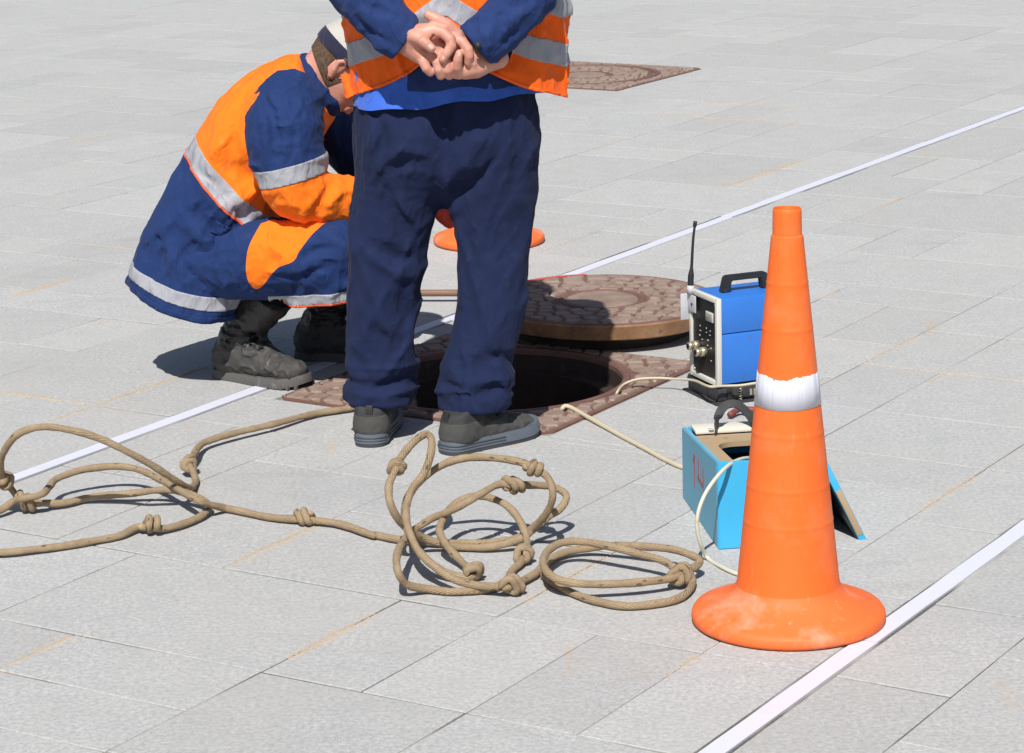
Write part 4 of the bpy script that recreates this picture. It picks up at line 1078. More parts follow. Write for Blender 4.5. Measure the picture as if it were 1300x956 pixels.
# ------------------------------------------------------------------ shoes
def shoe(root, heel, toe, kind):
    heel = np.array(heel); toe = np.array(toe); d = toe-heel; L = float(np.hypot(d[0], d[1])); yaw = math.atan2(d[1], d[0])
    M = Matrix.Translation(Vector(heel)) @ Matrix.Rotation(yaw, 4, 'Z')
    W_ = 0.112 if kind == 'sneaker' else 0.112
    def half(x):
        t = np.clip(x/L, 0, 1); hw = 0.36+0.14*np.clip((t-0.25)/0.4, 0, 1)
        e = np.where(t < 0.12, np.sqrt(np.clip(1-((0.12-t)/0.12)**2, 0, 1)), 1.0)*np.where(t > 0.78, np.sqrt(np.clip(1-((t-0.78)/0.22)**2, 0, 1)), 1.0)
        return W_*hw*e
    def outline(gr, n_=30):
        xs = L*(0.5-0.5*np.cos(np.linspace(0, math.pi, n_))); a = [(x*(1+2*gr/L)-gr, float(half(x))+gr*(1 if 0 < i < n_-1 else 0)) for i, x in enumerate(xs)]
        return a+[(x, -y) for x, y in a[-2:0:-1]]
    def slab_(name, z0, z1, g0_, g1_, mat, curl=0.012, wav=0.0):
        o1 = outline(g0_); o2 = outline(g1_); m = len(o1); v, f = [], []
        def lift(x): return curl*max(0, (x/L-0.72)/0.28)**2
        for ring, z in ((o1, z0), (o1, z0+(z1-z0)*.25), (o2, z1-(z1-z0)*.2), ([(x*.995, y*.97) for x, y in o2], z1)):
            v += [(x, y, z+lift(x)) for x, y in ring]
        for k in range(3):
            for i in range(m): j = (i+1) % m; f.append((k*m+i, k*m+j, (k+1)*m+j, (k+1)*m+i))
        f += [tuple(range(m))[::-1], tuple(3*m+i for i in range(m))]
        bm = bmesh.new(); me = bpy.data.meshes.new('x'); me.from_pydata(v, [], f); bm.from_mesh(me); bpy.data.meshes.remove(me)
        bmesh.ops.transform(bm, matrix=M, verts=bm.verts); return bmo(name, bm, mat, root, True, 50)
    f = Field((-0.03, -0.08, 0.0), (L+0.03, 0.08, 0.40 if kind == 'boot' else 0.16), 0.004)
    yx = (0, 1, 0)
    if kind == 'sneaker':
        slab_('outsole', 0.001, 0.010, 0.001, 0.002, 'sneaker_sole2')
        so_ = slab_('midsole', 0.0102, 0.034, 0.003, 0.000, 'sneaker_sole')
        f.path([(0.045, 0, 0.045, 0.040, 0.98), (0.10, 0, 0.045, 0.042, 1.0), (0.17, 0, 0.038, 0.036, 1.25), (0.225, 0, 0.032, 0.030, 1.6), (L-0.035, 0, 0.030, 0.024, 1.6)], 0.02, ax=yx)
        f.path([(0.048, 0, 0.05, 0.040), (0.052, 0, 0.105, 0.041)], 0.03)
        f.path([(0.09, 0, 0.08, 0.033), (0.15, 0, 0.062, 0.028)], 0.03)
        f.plane((0, 0, 0.026), (0, 0, -1)); f.plane((0.05, 0, 0.108), (-0.35, 0, 1), 0.01)
        f.path([(0.15, -0.03, 0.078, 0.003), (0.155, 0, 0.09, 0.003), (0.15, 0.03, 0.078, 0.003)], 0.008, 's')
        f.warp(0.002, (60, 60, 60), ridge=True)
        V, F = f.mesh()
        s = lambda V: np.where(V[:, 0] < 0.10, 0.078-V[:, 2], 0.064-V[:, 2]+0.1*(V[:, 0]-0.1))
        a, b = clip(V, F, s(V)); meshobj('upper', a, b, 'sneaker', root, M=M); a, b = clip(V, F, -s(V)); meshobj('collar', a, b, 'sneaker_dark', root, M=M)
        bm = bmesh.new(); box(bm, (-0.003, -0.009, 0.082), (0.004, 0.009, 0.108), 0.002, M @ Matrix.Rotation(0.12, 4, 'Y')); bmo('heel_tab', bm, 'black_rubber', root, True, 40)
        for zz in (0.0175, 0.025):
            o = outline(0.0034 if zz < .02 else 0.0026); pts = [(x, y, zz) for x, y in o if x < 0.16]
            pts = sorted([p for p in pts if p[1] <= 0], key=lambda p: -p[0])+sorted([p for p in pts if p[1] > 0], key=lambda p: p[0])
            pts = [tuple(M @ Vector(p)) for p in pts]; tube('sole_groove', pts, 0.0011, 'sneaker_sole2', root, 6, resample=False)
    else:
        so_ = slab_('sole', 0.001, 0.026, 0.003, 0.001, 'boot_sole', 0.016)
        for i in range(16):
            x = 0.012+i*(L-0.03)/15
            if 0.085 < x < 0.13: continue
            hw = float(half(x))
            for sgn in (-1, 1):
                bm = bmesh.new(); box(bm, (x, sgn*hw-0.004, 0.0015), (x+0.009, sgn*hw+0.005, 0.014), 0.001, M); bmo('tread_lug', bm, 'boot_sole', so_)
        f.path([(0.05, 0, 0.055, 0.045, 1.0), (0.12, 0, 0.055, 0.046, 1.0), (0.20, 0, 0.044, 0.040, 1.22), (L-0.065, 0, 0.042, 0.036, 1.42), (L-0.038, 0, 0.040, 0.032, 1.45)], 0.02, ax=yx)
        f.path([(0.060, 0, 0.06, 0.050), (0.078, 0, 0.11, 0.052), (0.125, 0, 0.170, 0.056), (0.185, 0, 0.225, 0.060), (0.225, 0, 0.26, 0.060)], 0.03)
        f.path([(0.10, 0, 0.11, 0.042), (0.17, 0, 0.075, 0.034)], 0.04)
        f.plane((0, 0, 0.020), (0, 0, -1)); f.plane((0.20, 0, 0.255), (0.6, 0, 0.8))
        for zz, xx in ((0.115, 0.105), (0.14, 0.10), (0.095, 0.13), (0.165, 0.10)):
            f.path([(xx-0.05, -0.055, zz+0.01, 0.004), (xx+0.03, -0.045, zz, 0.005), (xx+0.055, 0, zz+.004, 0.005), (xx+0.03, 0.045, zz, 0.005), (xx-0.05, 0.055, zz+0.01, 0.004)], 0.012, 's')
        f.warp(0.006, (26, 26, 30)); V, F = f.mesh()
        s = lambda V: 0.088-V[:, 2]+0.25*(V[:, 0]-0.10)+0.006*np.sin(V[:, 0]*60)
        s2 = lambda V: 0.075+0.03-V[:, 2]
        a, b = clip(V, F, s2(V)); meshobj('foot_upper', a, b, 'boot_toe', root, M=M); a, b = clip(V, F, -s2(V)); meshobj('boot_shaft', a, b, 'boot', root, M=M)
    return M


# ================================================================== STANDING WORKER (seen from behind)
def pr(p, *r): return (p[0], p[1], p[2], *r)
man = empty('person', (-0.16, 6.52, 0.0))
tag(man, 'standing worker in navy trousers and orange vest, back turned, hands clasped behind', 'person')
man_inv = Matrix.Translation((0.16, -6.52, 0.0))
X0 = -0.148; XA = (1, 0, 0)

shoe(man, tuple(man_inv @ Vector((-0.362, 6.468, 0))), tuple(man_inv @ Vector((-0.340, 6.765, 0))), 'sneaker')
shoe(man, tuple(man_inv @ Vector((-0.176, 6.385, 0))), tuple(man_inv @ Vector((0.050, 6.582, 0))), 'sneaker')

# trousers
f = Field((-0.44, 6.33, 0.04), (0.15, 6.80, 0.96), 0.005)
f.path([pr((-0.342,6.555,0.101), .074, 1.12), pr((-0.337,6.560,0.147), .078, 1.14), pr((-0.330,6.565,0.217), .080, 1.13), pr((-0.323,6.570,0.317), .083, 1.13), pr((-0.311,6.575,0.417), .086, 1.13), pr((-0.296,6.575,0.517), .091, 1.13), pr((-0.278,6.575,0.616), .098, 1.12), pr((-0.261,6.580,0.734), .114, 1.04), pr((-0.244,6.585,0.831), .112, 1.02)], 0.02, ax=XA)
f.path([pr((-0.103,6.460,0.090), .073, 1.10), pr((-0.092,6.470,0.142), .078, 1.13), pr((-0.075,6.490,0.228), .080, 1.10), pr((-0.055,6.510,0.323), .081, 1.05), pr((-0.045,6.530,0.419), .084, 1.06), pr((-0.038,6.550,0.515), .090, 1.08), pr((-0.035,6.560,0.612), .098, 1.06), pr((-0.042,6.580,0.728), .114, 1.02), pr((-0.051,6.585,0.826), .112, 1.02)], 0.012, ax=XA)
f.path([(X0, 6.60, 0.70, .115, 1.50), (X0, 6.59, 0.78, .140, 1.52), (X0, 6.59, 0.86, .140, 1.52), (X0, 6.59, 0.93, .130, 1.50)], 0.04, ax=XA)
f.ell((X0-0.085, 6.545, 0.775), (0.11, 0.090, 0.12), 0.06); f.ell((X0+0.085, 6.545, 0.775), (0.11, 0.090, 0.12), 0.06)
f.path([(X0+.005, 6.44, 0.60, .010), (X0, 6.44, 0.70, .010), (X0, 6.445, 0.80, .006), (X0, 6.45, 0.88, .003)], 0.03, 's')
# folds that can be seen in the cloth
for pts, r, k, op, dp in [
    ([(-0.334,6.400,0.841), (-0.321,6.400,0.774), (-0.313,6.400,0.706), (-0.308,6.400,0.638)], .010, .025, 'u', .002),
    ([(-0.319,6.400,0.840), (-0.303,6.400,0.763), (-0.293,6.400,0.676)], .008, .02, 's', -.001),
    ([(-0.198,6.400,0.712), (-0.251,6.400,0.720), (-0.304,6.400,0.690)], .006, .02, 's', -.003),
    ([(-0.201,6.400,0.749), (-0.258,6.400,0.751), (-0.304,6.400,0.729)], .007, .028, 'u', .004),
    ([(-0.158,6.400,0.671), (-0.103,6.400,0.716), (-0.059,6.400,0.776), (-0.039,6.400,0.823)], .007, .03, 'u', .004),
    ([(-0.147,6.400,0.628), (-0.085,6.400,0.665), (-0.026,6.400,0.727), (0.004,6.400,0.793)], .006, .022, 's', -.003),
    ([(-0.136,6.400,0.566), (-0.090,6.400,0.619), (-0.009,6.400,0.674)], .010, .028, 'u', .002),
    ([(-0.314,6.400,0.683), (-0.278,6.400,0.599), (-0.252,6.400,0.539), (-0.220,6.400,0.505)], .010, .022, 's', -.002),
    ([(-0.291,6.400,0.676), (-0.252,6.400,0.598), (-0.223,6.400,0.548)], .010, .025, 'u', .002),
    ([(-0.343,6.400,0.509), (-0.302,6.400,0.484), (-0.254,6.400,0.467), (-0.209,6.400,0.489)], .011, .022, 's', -.002),
    ([(-0.340,6.400,0.477), (-0.294,6.400,0.449), (-0.246,6.400,0.428), (-0.211,6.400,0.446)], .011, .028, 'u', .003),
    ([(-0.361,6.400,0.356), (-0.308,6.400,0.305), (-0.252,6.400,0.264)], .012, .03, 'u', .004),
    ([(-0.287,6.400,0.374), (-0.254,6.400,0.323), (-0.227,6.400,0.303)], .010, .025, 's', -.001),
    ([(-0.407,6.400,0.248), (-0.386,6.400,0.202), (-0.375,6.400,0.178)], .009, .018, 's', -.002),
    ([(-0.012,6.400,0.543), (0.014,6.400,0.454), (0.026,6.400,0.385)], .010, .028, 'u', .003),
    ([(-0.108,6.400,0.545), (-0.119,6.400,0.448), (-0.117,6.400,0.359)], .010, .028, 'u', .003),
    ([(-0.146,6.400,0.241), (-0.128,6.400,0.191), (-0.116,6.400,0.154)], .008, .016, 's', -.002),
    ([(-0.099,6.400,0.210), (-0.050,6.400,0.238), (0.008,6.400,0.217)], .012, .025, 's', 0),
    ([(-0.174,6.380,0.147), (-0.101,6.380,0.131), (-0.008,6.380,0.136)], .009, .014, 'u', .004), ([(-0.173,6.380,0.169), (-0.100,6.380,0.155), (-0.003,6.380,0.162)], .009, .014, 's', -.002),
    ([(-0.179,6.380,0.117), (-0.102,6.380,0.101), (-0.014,6.380,0.113)], .009, .014, 'u', .004),
    ([(-0.418,6.450,0.146), (-0.356,6.450,0.128), (-0.268,6.450,0.142)], .009, .014, 'u', .004), ([(-0.417,6.450,0.166), (-0.355,6.450,0.150), (-0.257,6.450,0.166)], .009, .014, 's', -.002),
    ([(-0.420,6.450,0.190), (-0.374,6.450,0.173), (-0.335,6.450,0.180)], .011, .018, 'u', .003)]:
    f.fold(pts, r, k, op, dp)
f.warp(0.010, (8, 8, 2.2), [[.94, 0, .34], [0, 1, 0], [-.34, 0, .94]])
f.warp(0.007, (13, 13, 3.5), [[.88, 0, -.47], [0, 1, 0], [.47, 0, .88]], seed=9.2)
f.warp(0.003, (22, 22, 9), [[.9, 0, -.43], [0, 1, 0], [.43, 0, .9]], seed=3.1)
f.warp(0.010, (5, 5, 19), seed=6.3, mask=lambda x, y, z: np.clip((0.26-z)/0.1, 0, 1))
f.plane((-0.340,6.500,0.090), (0.0, -0.05, -1), 0.012)
V, F = f.mesh(); V = relax(V, F, 1)
meshobj('trousers', V, F, 'trouser', man, M=man_inv)

# shirt tail and jacket below the vest
f = Field((-0.46, 6.36, 0.80), (0.18, 6.82, 1.02), 0.005)
f.path([(X0+.012, 6.59, 0.80, .142, 1.60), (X0+.012, 6.59, 0.90, .150, 1.60), (X0+.01, 6.59, 1.05, .15, 1.6)], 0.01, ax=XA)
f.ell((X0-0.085, 6.53, 0.80), (0.12, 0.10, 0.11), 0.04); f.ell((X0+0.10, 6.53, 0.80), (0.12, 0.10, 0.11), 0.04)
f.warp(0.006, (18, 18, 7), seed=5); V, F = f.mesh(); V = relax(V, F, 1)
a, b = clips(V, F, lambda V: V[:, 2]-0.862-0.012*np.sin((V[:, 0]-X0)*9)-0.004*np.sin(V[:, 0]*40), lambda V: 0.97-V[:, 2])
meshobj('shirt_tail', a, b, 'shirt_blue', man, M=man_inv)
f = Field((-0.50, 6.30, 0.84), (0.22, 6.86, 1.52), 0.008)
f.path([(X0+.014, 6.59, 0.86, .158, 1.47), (X0+.012, 6.59, 0.95, .158, 1.46), (X0, 6.60, 1.10, .148, 1.38), (X0, 6.61, 1.28, .145, 1.42), (X0, 6.62, 1.40, .115, 1.5), (X0, 6.62, 1.46, .075, 1.3)], 0.02, ax=XA)
f.warp(0.008, (14, 14, 7), seed=8); V, F = f.mesh(); V = relax(V, F, 1)
a, b = clips(V, F, lambda V: V[:, 2]-0.892-0.010*np.sin((V[:, 0]-X0)*11+1)-0.004*np.sin(V[:, 0]*47))
meshobj('jacket', a, b, 'jacket_navy', man, M=man_inv)

# orange vest, its hem lifted in the middle by the hands
def hem(V):
    dx = np.abs(V[:, 0]-X0-0.012); zh = 0.852+0.44*np.maximum(0, 0.295-dx)+0.25*np.maximum(0, 0.09-dx)
    return V[:, 2]-zh+0.002*np.sin(V[:, 0]*40)+0.003*np.sin(V[:, 0]*17+1)
f = Field((-0.52, 6.30, 0.82), (0.24, 6.88, 1.50), 0.006)
f.path([(X0+.028, 6.60, 0.82, .184, 1.48), (X0+.030, 6.60, 0.95, .184, 1.495), (X0+.032, 6.60, 1.10, .178, 1.55), (X0, 6.61, 1.22, .168, 1.48), (X0, 6.62, 1.33, .150, 1.45), (X0, 6.62, 1.41, .118, 1.45), (X0, 6.62, 1.45, .080, 1.3)], 0.02, ax=XA)
f.warp(0.011, (13, 13, 5), [[.9, 0, .43], [0, 1, 0], [-.43, 0, .9]], seed=2); f.warp(0.002, (30, 30, 14), seed=4)
V, F = f.mesh(); V = relax(V, F, 1); V, F = clip(V, F, hem(V))
meshobj('vest', V, F, 'orange_vest', man, M=man_inv)
vb = lambda nm, lo, hi: band(nm, V-np.array((-0.16, 6.52, 0)), F, lambda W: hem(W+np.array((-0.16, 6.52, 0))), lo, hi, 'reflect', man)
vb('reflective_stripe', 0.075, 0.132); vb('reflective_stripe', 0.196, 0.252)
band('hem_binding', V-np.array((-0.16, 6.52, 0)), F, lambda W: hem(W+np.array((-0.16, 6.52, 0))), 0.0005, 0.009, 'orange_vest', man, 0.002)

# sleeves
def sleeve(name, pts, mat, root, inv, cut=None, seed=0.0, vx=0.005, amp=0.007, folds=(), M=None, ax=None):
    P = np.array([p[:4] for p in pts]); m = P[:, 3].max()*1.3+0.02
    f = Field(P[:, :3].min(0)-m, P[:, :3].max(0)+m, vx)
    f.path(pts, 0.02, ax=ax)
    for p, r, k, op, dp in folds: f.fold(p, r, k, op, dp)
    f.warp(amp, (12, 12, 12), M, seed=seed); f.warp(amp*0.5, (27, 27, 27), M, seed=seed+4)
    if cut:
        for p, nrm in cut: f.plane(p, nrm, 0.006)
    V, F = f.mesh(); V = relax(V, F, 1)
    if name is None: return V, F
    return meshobj(name, V, F, mat, root, M=inv)
sleeve('sleeve', [(X0-.175, 6.62, 1.40, .074), (X0-.205, 6.57, 1.27, .070), (X0-.212, 6.47, 1.16, .066), pr((-0.335,6.420,1.134), .064), pr((-0.297,6.390,1.098), .060), pr((-0.257,6.370,1.058), .056), pr((-0.226,6.355,1.029), .052), pr((-0.206,6.352,1.010), .050)], 'jacket_navy', man, man_inv,
       [((-0.225,6.350,1.039), (0.80, 0.0, -0.60))], 1.0, folds=[([(-0.368,6.300,1.099), (-0.314,6.300,1.060), (-0.260,6.300,1.018)], .009, .02, 's', -.002), ([(-0.348,6.300,1.135), (-0.293,6.300,1.106), (-0.247,6.300,1.095)], .008, .02, 's', -.002), ([(-0.350,6.300,1.070), (-0.296,6.300,1.023), (-0.251,6.300,0.988)], .010, .02, 'u', .004)])
sleeve('sleeve', [(X0+.185, 6.62, 1.40, .074), (X0+.215, 6.57, 1.27, .070), (X0+.215, 6.47, 1.16, .066), pr((0.064,6.420,1.123), .064), pr((0.021,6.390,1.086), .062), pr((-0.021,6.370,1.048), .060), pr((-0.059,6.360,1.018), .058), pr((-0.086,6.355,1.003), .056)], 'jacket_navy', man, man_inv,
       [((-0.074,6.360,1.017), (-0.77, -0.1, -0.60))], 6.0, folds=[([(0.095,6.300,1.095), (0.038,6.300,1.051), (-0.015,6.300,1.011)], .009, .02, 's', -.002), ([(0.077,6.300,1.133), (0.021,6.300,1.103), (-0.035,6.300,1.071)], .008, .02, 's', -.002), ([(-0.026,6.300,1.071), (-0.047,6.300,1.038), (-0.034,6.300,0.988)], .009, .016, 'u', .003)])
cyl('cuff_button', tuple(man_inv @ Vector((-0.061,6.300,1.020))), tuple(man_inv @ Vector((-0.061,6.292,1.021))), 0.0085, 'black_rubber', man, 14)

# body: head, neck, trunk core and the clasped hands
f = Field((-0.30, 6.26, 0.86), (0.02, 6.42, 1.11), 0.0022)
k_ = 0.006
# hand on the left of the picture
f.path([pr((-0.270,6.375,1.044), .026), pr((-0.241,6.355,1.036), .027), pr((-0.219,6.338,1.038), .028), pr((-0.195,6.330,1.047), .026), pr((-0.167,6.328,1.053), .021)], 0.012)
f.path([pr((-0.225,6.345,1.016), .024), pr((-0.197,6.342,0.998), .024), pr((-0.169,6.340,0.993), .018)], 0.014)
f.path([pr((-0.216,6.318,1.046), .0165), pr((-0.199,6.308,1.040), .0150), pr((-0.184,6.302,1.028), .0130), pr((-0.171,6.300,1.017), .0108)], 0.007)
f.path([pr((-0.165,6.325,1.057), .0150), pr((-0.143,6.316,1.051), .0140), pr((-0.127,6.309,1.037), .0128), pr((-0.124,6.305,1.020), .0120), pr((-0.136,6.302,1.003), .0108), pr((-0.145,6.303,0.990), .0092)], k_)
f.path([pr((-0.169,6.335,0.998), .013), pr((-0.159,6.318,0.981), .0118), pr((-0.156,6.315,0.964), .0112), pr((-0.152,6.322,0.948), .0100)], k_)
f.path([pr((-0.141,6.330,0.994), .0125), pr((-0.135,6.317,0.978), .0112), pr((-0.134,6.316,0.961), .0108), pr((-0.132,6.324,0.947), .0096)], k_)
f.path([pr((-0.195,6.335,0.992), .0130), pr((-0.191,6.322,0.981), .0122), pr((-0.185,6.318,0.968), .0115), pr((-0.176,6.322,0.957), .0100)], k_)
f.path([pr((-0.171,6.350,1.029), .020), pr((-0.147,6.350,1.013), .020), pr((-0.124,6.350,0.995), .020)], 0.012)
# hand on the right
f.path([pr((-0.015,6.385,0.979), .026), pr((-0.045,6.365,0.972), .026), pr((-0.069,6.350,0.962), .026), pr((-0.093,6.345,0.959), .024), pr((-0.115,6.342,0.955), .018)], 0.012)
f.path([pr((-0.069,6.360,0.984), .026), pr((-0.094,6.350,1.011), .024), pr((-0.112,6.348,1.034), .020)], 0.014)
f.path([pr((-0.112,6.340,1.043), .0165), pr((-0.133,6.335,1.066), .0155), pr((-0.156,6.334,1.080), .0140), pr((-0.176,6.338,1.091), .0118)], k_)
f.path([pr((-0.118,6.332,1.038), .0140), pr((-0.097,6.320,1.026), .0128), pr((-0.085,6.314,1.010), .0120), pr((-0.083,6.313,0.994), .0112), pr((-0.086,6.318,0.979), .0095)], k_)
f.path([pr((-0.108,6.330,0.950), .0125), pr((-0.112,6.315,0.969), .0118), pr((-0.110,6.309,0.987), .0110), pr((-0.106,6.308,1.002), .0092)], k_)
f.path([pr((-0.074,6.335,0.961), .0140), pr((-0.075,6.326,0.975), .0110), pr((-0.073,6.326,0.982), .0090)], k_)
for h0, h1, r_ in [((-0.175,6.312,1.029), (-0.165,6.312,1.048), .0035), ((-0.140,6.300,1.023), (-0.131,6.297,1.030), .0016), ((-0.149,6.292,1.001), (-0.141,6.292,0.994), .0012), ((-0.161,6.303,0.976), (-0.150,6.303,0.976), .0012), ((-0.138,6.303,0.975), (-0.130,6.303,0.975), .0012), ((-0.089,6.300,1.013), (-0.080,6.302,1.017), .0014), ((-0.115,6.296,0.980), (-0.106,6.297,0.979), .0012), ((-0.195,6.293,1.040), (-0.188,6.296,1.046), .0013)]:
    f.path([(*h0, r_), (*h1, r_)], 0.003, 's', raw=True)
HV, HF = f.mesh()
f = Field((-0.42, 6.38, 0.80), (0.13, 6.80, 1.62), 0.009)
f.path([(X0, 6.60, 0.86, .10, 1.4), (X0, 6.60, 1.10, .10, 1.4), (X0, 6.61, 1.30, .10, 1.5), (X0, 6.62, 1.38, .075, 1.8), (X0, 6.62, 1.47, .055, 1.0), (X0, 6.63, 1.58, .055, 1.0)], 0.02, ax=XA)
for sg, el, wr in ((-1, (X0-.212, 6.47, 1.16), (-0.270,6.375,1.044)), (1, (X0+.215, 6.47, 1.16), (-0.015,6.385,0.979))):
    f.path([(X0+sg*.18, 6.62, 1.38, .05), (X0+sg*.235, 6.58, 1.27, .045), (*el, .04), (*wr, .027)], 0.02)
BV, BF = f.mesh()
HC = (X0, 6.655, 1.625)
Mh = head(man, tuple(man_inv @ Vector(HC)), (0.1, 1.0, -0.10), (0, 0, 1), ('cap_dark', 'cap_dark'))
HD = np.array(Mh); hv = HEADV @ HD[:3, :3].T + HD[:3, 3]+np.array((-0.16, 6.52, 0))
AV = np.concatenate([HV, BV, hv]); AF = np.concatenate([HF, BF+len(HV), HEADF+len(HV)+len(BV)])
body = meshobj('body', AV, AF, 'skin', man, M=man_inv)
def nail(p, q, wd, ln_, root, inv, out=(0, -1, 0)):
    """small curved nail at p, lengthwise towards q"""
    p = Vector(p); t = (Vector(q)-p).normalized(); o_ = (Vector(out)-t*Vector(out).dot(t)).normalized(); s_ = t.cross(o_); v, f_ = [], []
    for i in range(5):
        for j in range(5):
            a = (j/4-0.5)*2; b = i/4; w_ = wd*(1-0.35*abs(b-0.5)**2*4*0.5)
            v.append(inv @ (p+t*(b-0.5)*ln_+s_*a*w_/2+o_*(0.0022-0.0026*a*a-0.0006*(2*b-1)**2)))
    for i in range(4):
        for j in range(4): f_.append((i*5+j, i*5+j+1, i*5+6+j, i*5+5+j))
    pyd('nail', v, f_, 'nail', root, True)
nail((-0.173,6.290,1.021), (-0.166,6.290,1.013), .011, .013, body, man_inv)
nail((-0.143,6.295,0.994), (-0.146,6.296,0.985), .009, .010, body, man_inv)
nail((-0.106,6.300,1.001), (-0.105,6.300,1.007), .0095, .011, body, man_inv)
nail((-0.082,6.311,0.982), (-0.083,6.311,0.973), .008, .009, body, man_inv, (0.6, -0.8, 0))

# ================================================================== CROUCHING WORKER
cw = empty('person', (-0.70, 7.22, 0.0))
tag(cw, 'crouching worker in navy and orange suit, black boots and cap beside the open manhole', 'person')
cin = Matrix.Translation((0.70, -7.22, 0.0)); C0 = np.array((-0.70, 7.22, 0.0))
LH = np.array((0.10, 0.995, 0.0))
shoe(cw, tuple(cin @ Vector((-0.828, 7.285, 0))), tuple(cin @ Vector((-0.560, 7.105, 0))), 'boot')
shoe(cw, tuple(cin @ Vector((-0.62, 7.47, 0))), tuple(cin @ Vector((-0.31, 7.40, 0))), 'boot')

# jacket trunk
HEMP = np.array((-1.066, 7.30, 0.272)); HEMN = np.array((-0.33, 0.0, -1.0)); HEMN /= np.linalg.norm(HEMN)
def hemz(x): t = np.clip((x+1.066)/0.34, 0, 1.6); return 0.276-0.096*(1-(1-np.minimum(t, 1))**1.8)-0.01*np.maximum(t-1, 0)
f = Field((-1.14, 6.98, 0.10), (-0.38, 7.62, 1.0), 0.006)
f.path([(-0.885, 7.28, 0.20, .170, 1.15), (-0.882, 7.285, 0.29, .166, 1.15), (-0.858, 7.285, 0.38, .156, 1.2), (-0.795, 7.285, 0.48, .158, 1.32), (-0.725, 7.28, 0.60, .150, 1.42), (-0.650, 7.27, 0.705, .142, 1.48), (-0.575, 7.26, 0.775, .118, 1.45), (-0.520, 7.255, 0.810, .085, 1.2)], 0.02, ax=LH)
f.path([(-0.90, 7.19, 0.20, .10), (-0.85, 7.18, 0.28, .10), (-0.79, 7.17, 0.40, .10)], 0.06)
f.path([(-0.60, 7.10, 0.77, .07), (-0.56, 7.18, 0.80, .07)], 0.05)
for pts, r, k, op, dp in [
    ([(-0.831,7.000,0.609), (-0.772,7.000,0.555), (-0.703,7.000,0.472)], .010, .02, 's', -.002),
    ([(-0.800,7.000,0.530), (-0.760,7.000,0.491), (-0.726,7.000,0.422)], .012, .025, 'u', .003),
    ([(-0.866,7.000,0.472), (-0.806,7.000,0.411), (-0.762,7.000,0.337)], .012, .03, 'u', .003),
    ([(-0.828,7.000,0.482), (-0.768,7.000,0.416), (-0.725,7.000,0.351)], .010, .022, 's', -.002),
    ([(-0.924,7.000,0.453), (-0.907,7.000,0.367), (-0.869,7.000,0.297)], .012, .03, 'u', .003),
    ([(-0.709,7.000,0.763), (-0.734,7.000,0.691), (-0.716,7.000,0.627)], .010, .025, 's', -.002),
    ([(-0.758,7.000,0.628), (-0.717,7.000,0.612), (-0.667,7.000,0.562)], .010, .022, 's', -.002)]:
    f.fold(pts, r, k, op, dp)
f.warp(0.014, (8, 8, 4), [[.75, 0, -.66], [0, 1, 0], [.66, 0, .75]], seed=1.5, mask=lambda x, y, z: np.clip((0.80-z)/0.2, 0.25, 1)); f.warp(0.006, (19, 19, 8), [[.75, 0, -.66], [0, 1, 0], [.66, 0, .75]], seed=7)
e_ = (hemz(f.ax[0])[:, None, None]-f.ax[2][None, None, :])*0.92+0*f.ax[1][None, :, None]; h_ = np.clip(0.5-0.5*(f.d-e_)/0.008, 0, 1); f.d = (f.d+(e_-f.d)*h_+0.008*h_*(1-h_)).astype(np.float32)
f.plane((-0.505, 7.25, 0.815), (0.85, -0.1, 0.45), 0.01)
V, F = f.mesh(); V = relax(V, F, 1)
BP = np.array((-0.764,7.070,0.563)); BN = np.array((0.74, 0.0, 0.67)); BN /= np.linalg.norm(BN)
sb = lambda W: (W-BP) @ BN
sh = lambda W: (W[:, 2]-hemz(W[:, 0]))*0.92
a, b = clip(V, F, sb(V)); meshobj('jacket_yoke', a, b, 'orange', cw, M=cin)
a, b = clip(V, F, -sb(V)); jl = meshobj('jacket_skirt', a, b, 'suit_navy', cw, M=cin)
Vc = V-C0
band('reflective_stripe', Vc, F, lambda W: sb(W+C0), -0.030, 0.020, 'reflect', cw)
band('piping', Vc, F, lambda W: sb(W+C0), -0.0355, -0.0302, 'piping', cw, 0.003)
band('reflective_stripe', Vc, F, lambda W: sh(W+C0), 0.036, 0.072, 'reflect', cw)
band('hem_binding', Vc, F, lambda W: sh(W+C0), 0.002, 0.020, 'suit_navy', cw)
pk = lin((-0.753,7.030,0.442), (0.45, 0, 0.89)); pq = lin((-0.753,7.030,0.442), (0.89, 0, -0.45))
band('pocket_flap', Vc, F, lambda W: pk(W+C0), -0.016, 0.016, 'suit_navy', cw, 0.005, (lambda W: 0.045-np.abs(pq(W+C0)), lambda W: 7.2-(W[:, 1]+C0[1])))
# collar
f = Field((-0.62, 7.08, 0.66), (-0.40, 7.42, 0.96), 0.005)
an_ = Vector((0.80, -0.05, 0.60)).normalized(); e1 = Vector((0, 1, 0)); e1 = (e1-an_*e1.dot(an_)).normalized(); e2 = an_.cross(e1); cc = Vector((-0.505, 7.25, 0.812))
ring = [tuple(cc+e1*math.cos(t)*0.082+e2*math.sin(t)*0.085) for t in np.linspace(0, 2*math.pi, 25)]
f.path([(*p, .0135, 1.9) for p in ring], 0.006, ax=tuple(an_)); f.warp(0.003, (24, 24, 24)); V, F = f.mesh(); meshobj('collar', V, F, 'suit_navy', cw, M=cin)

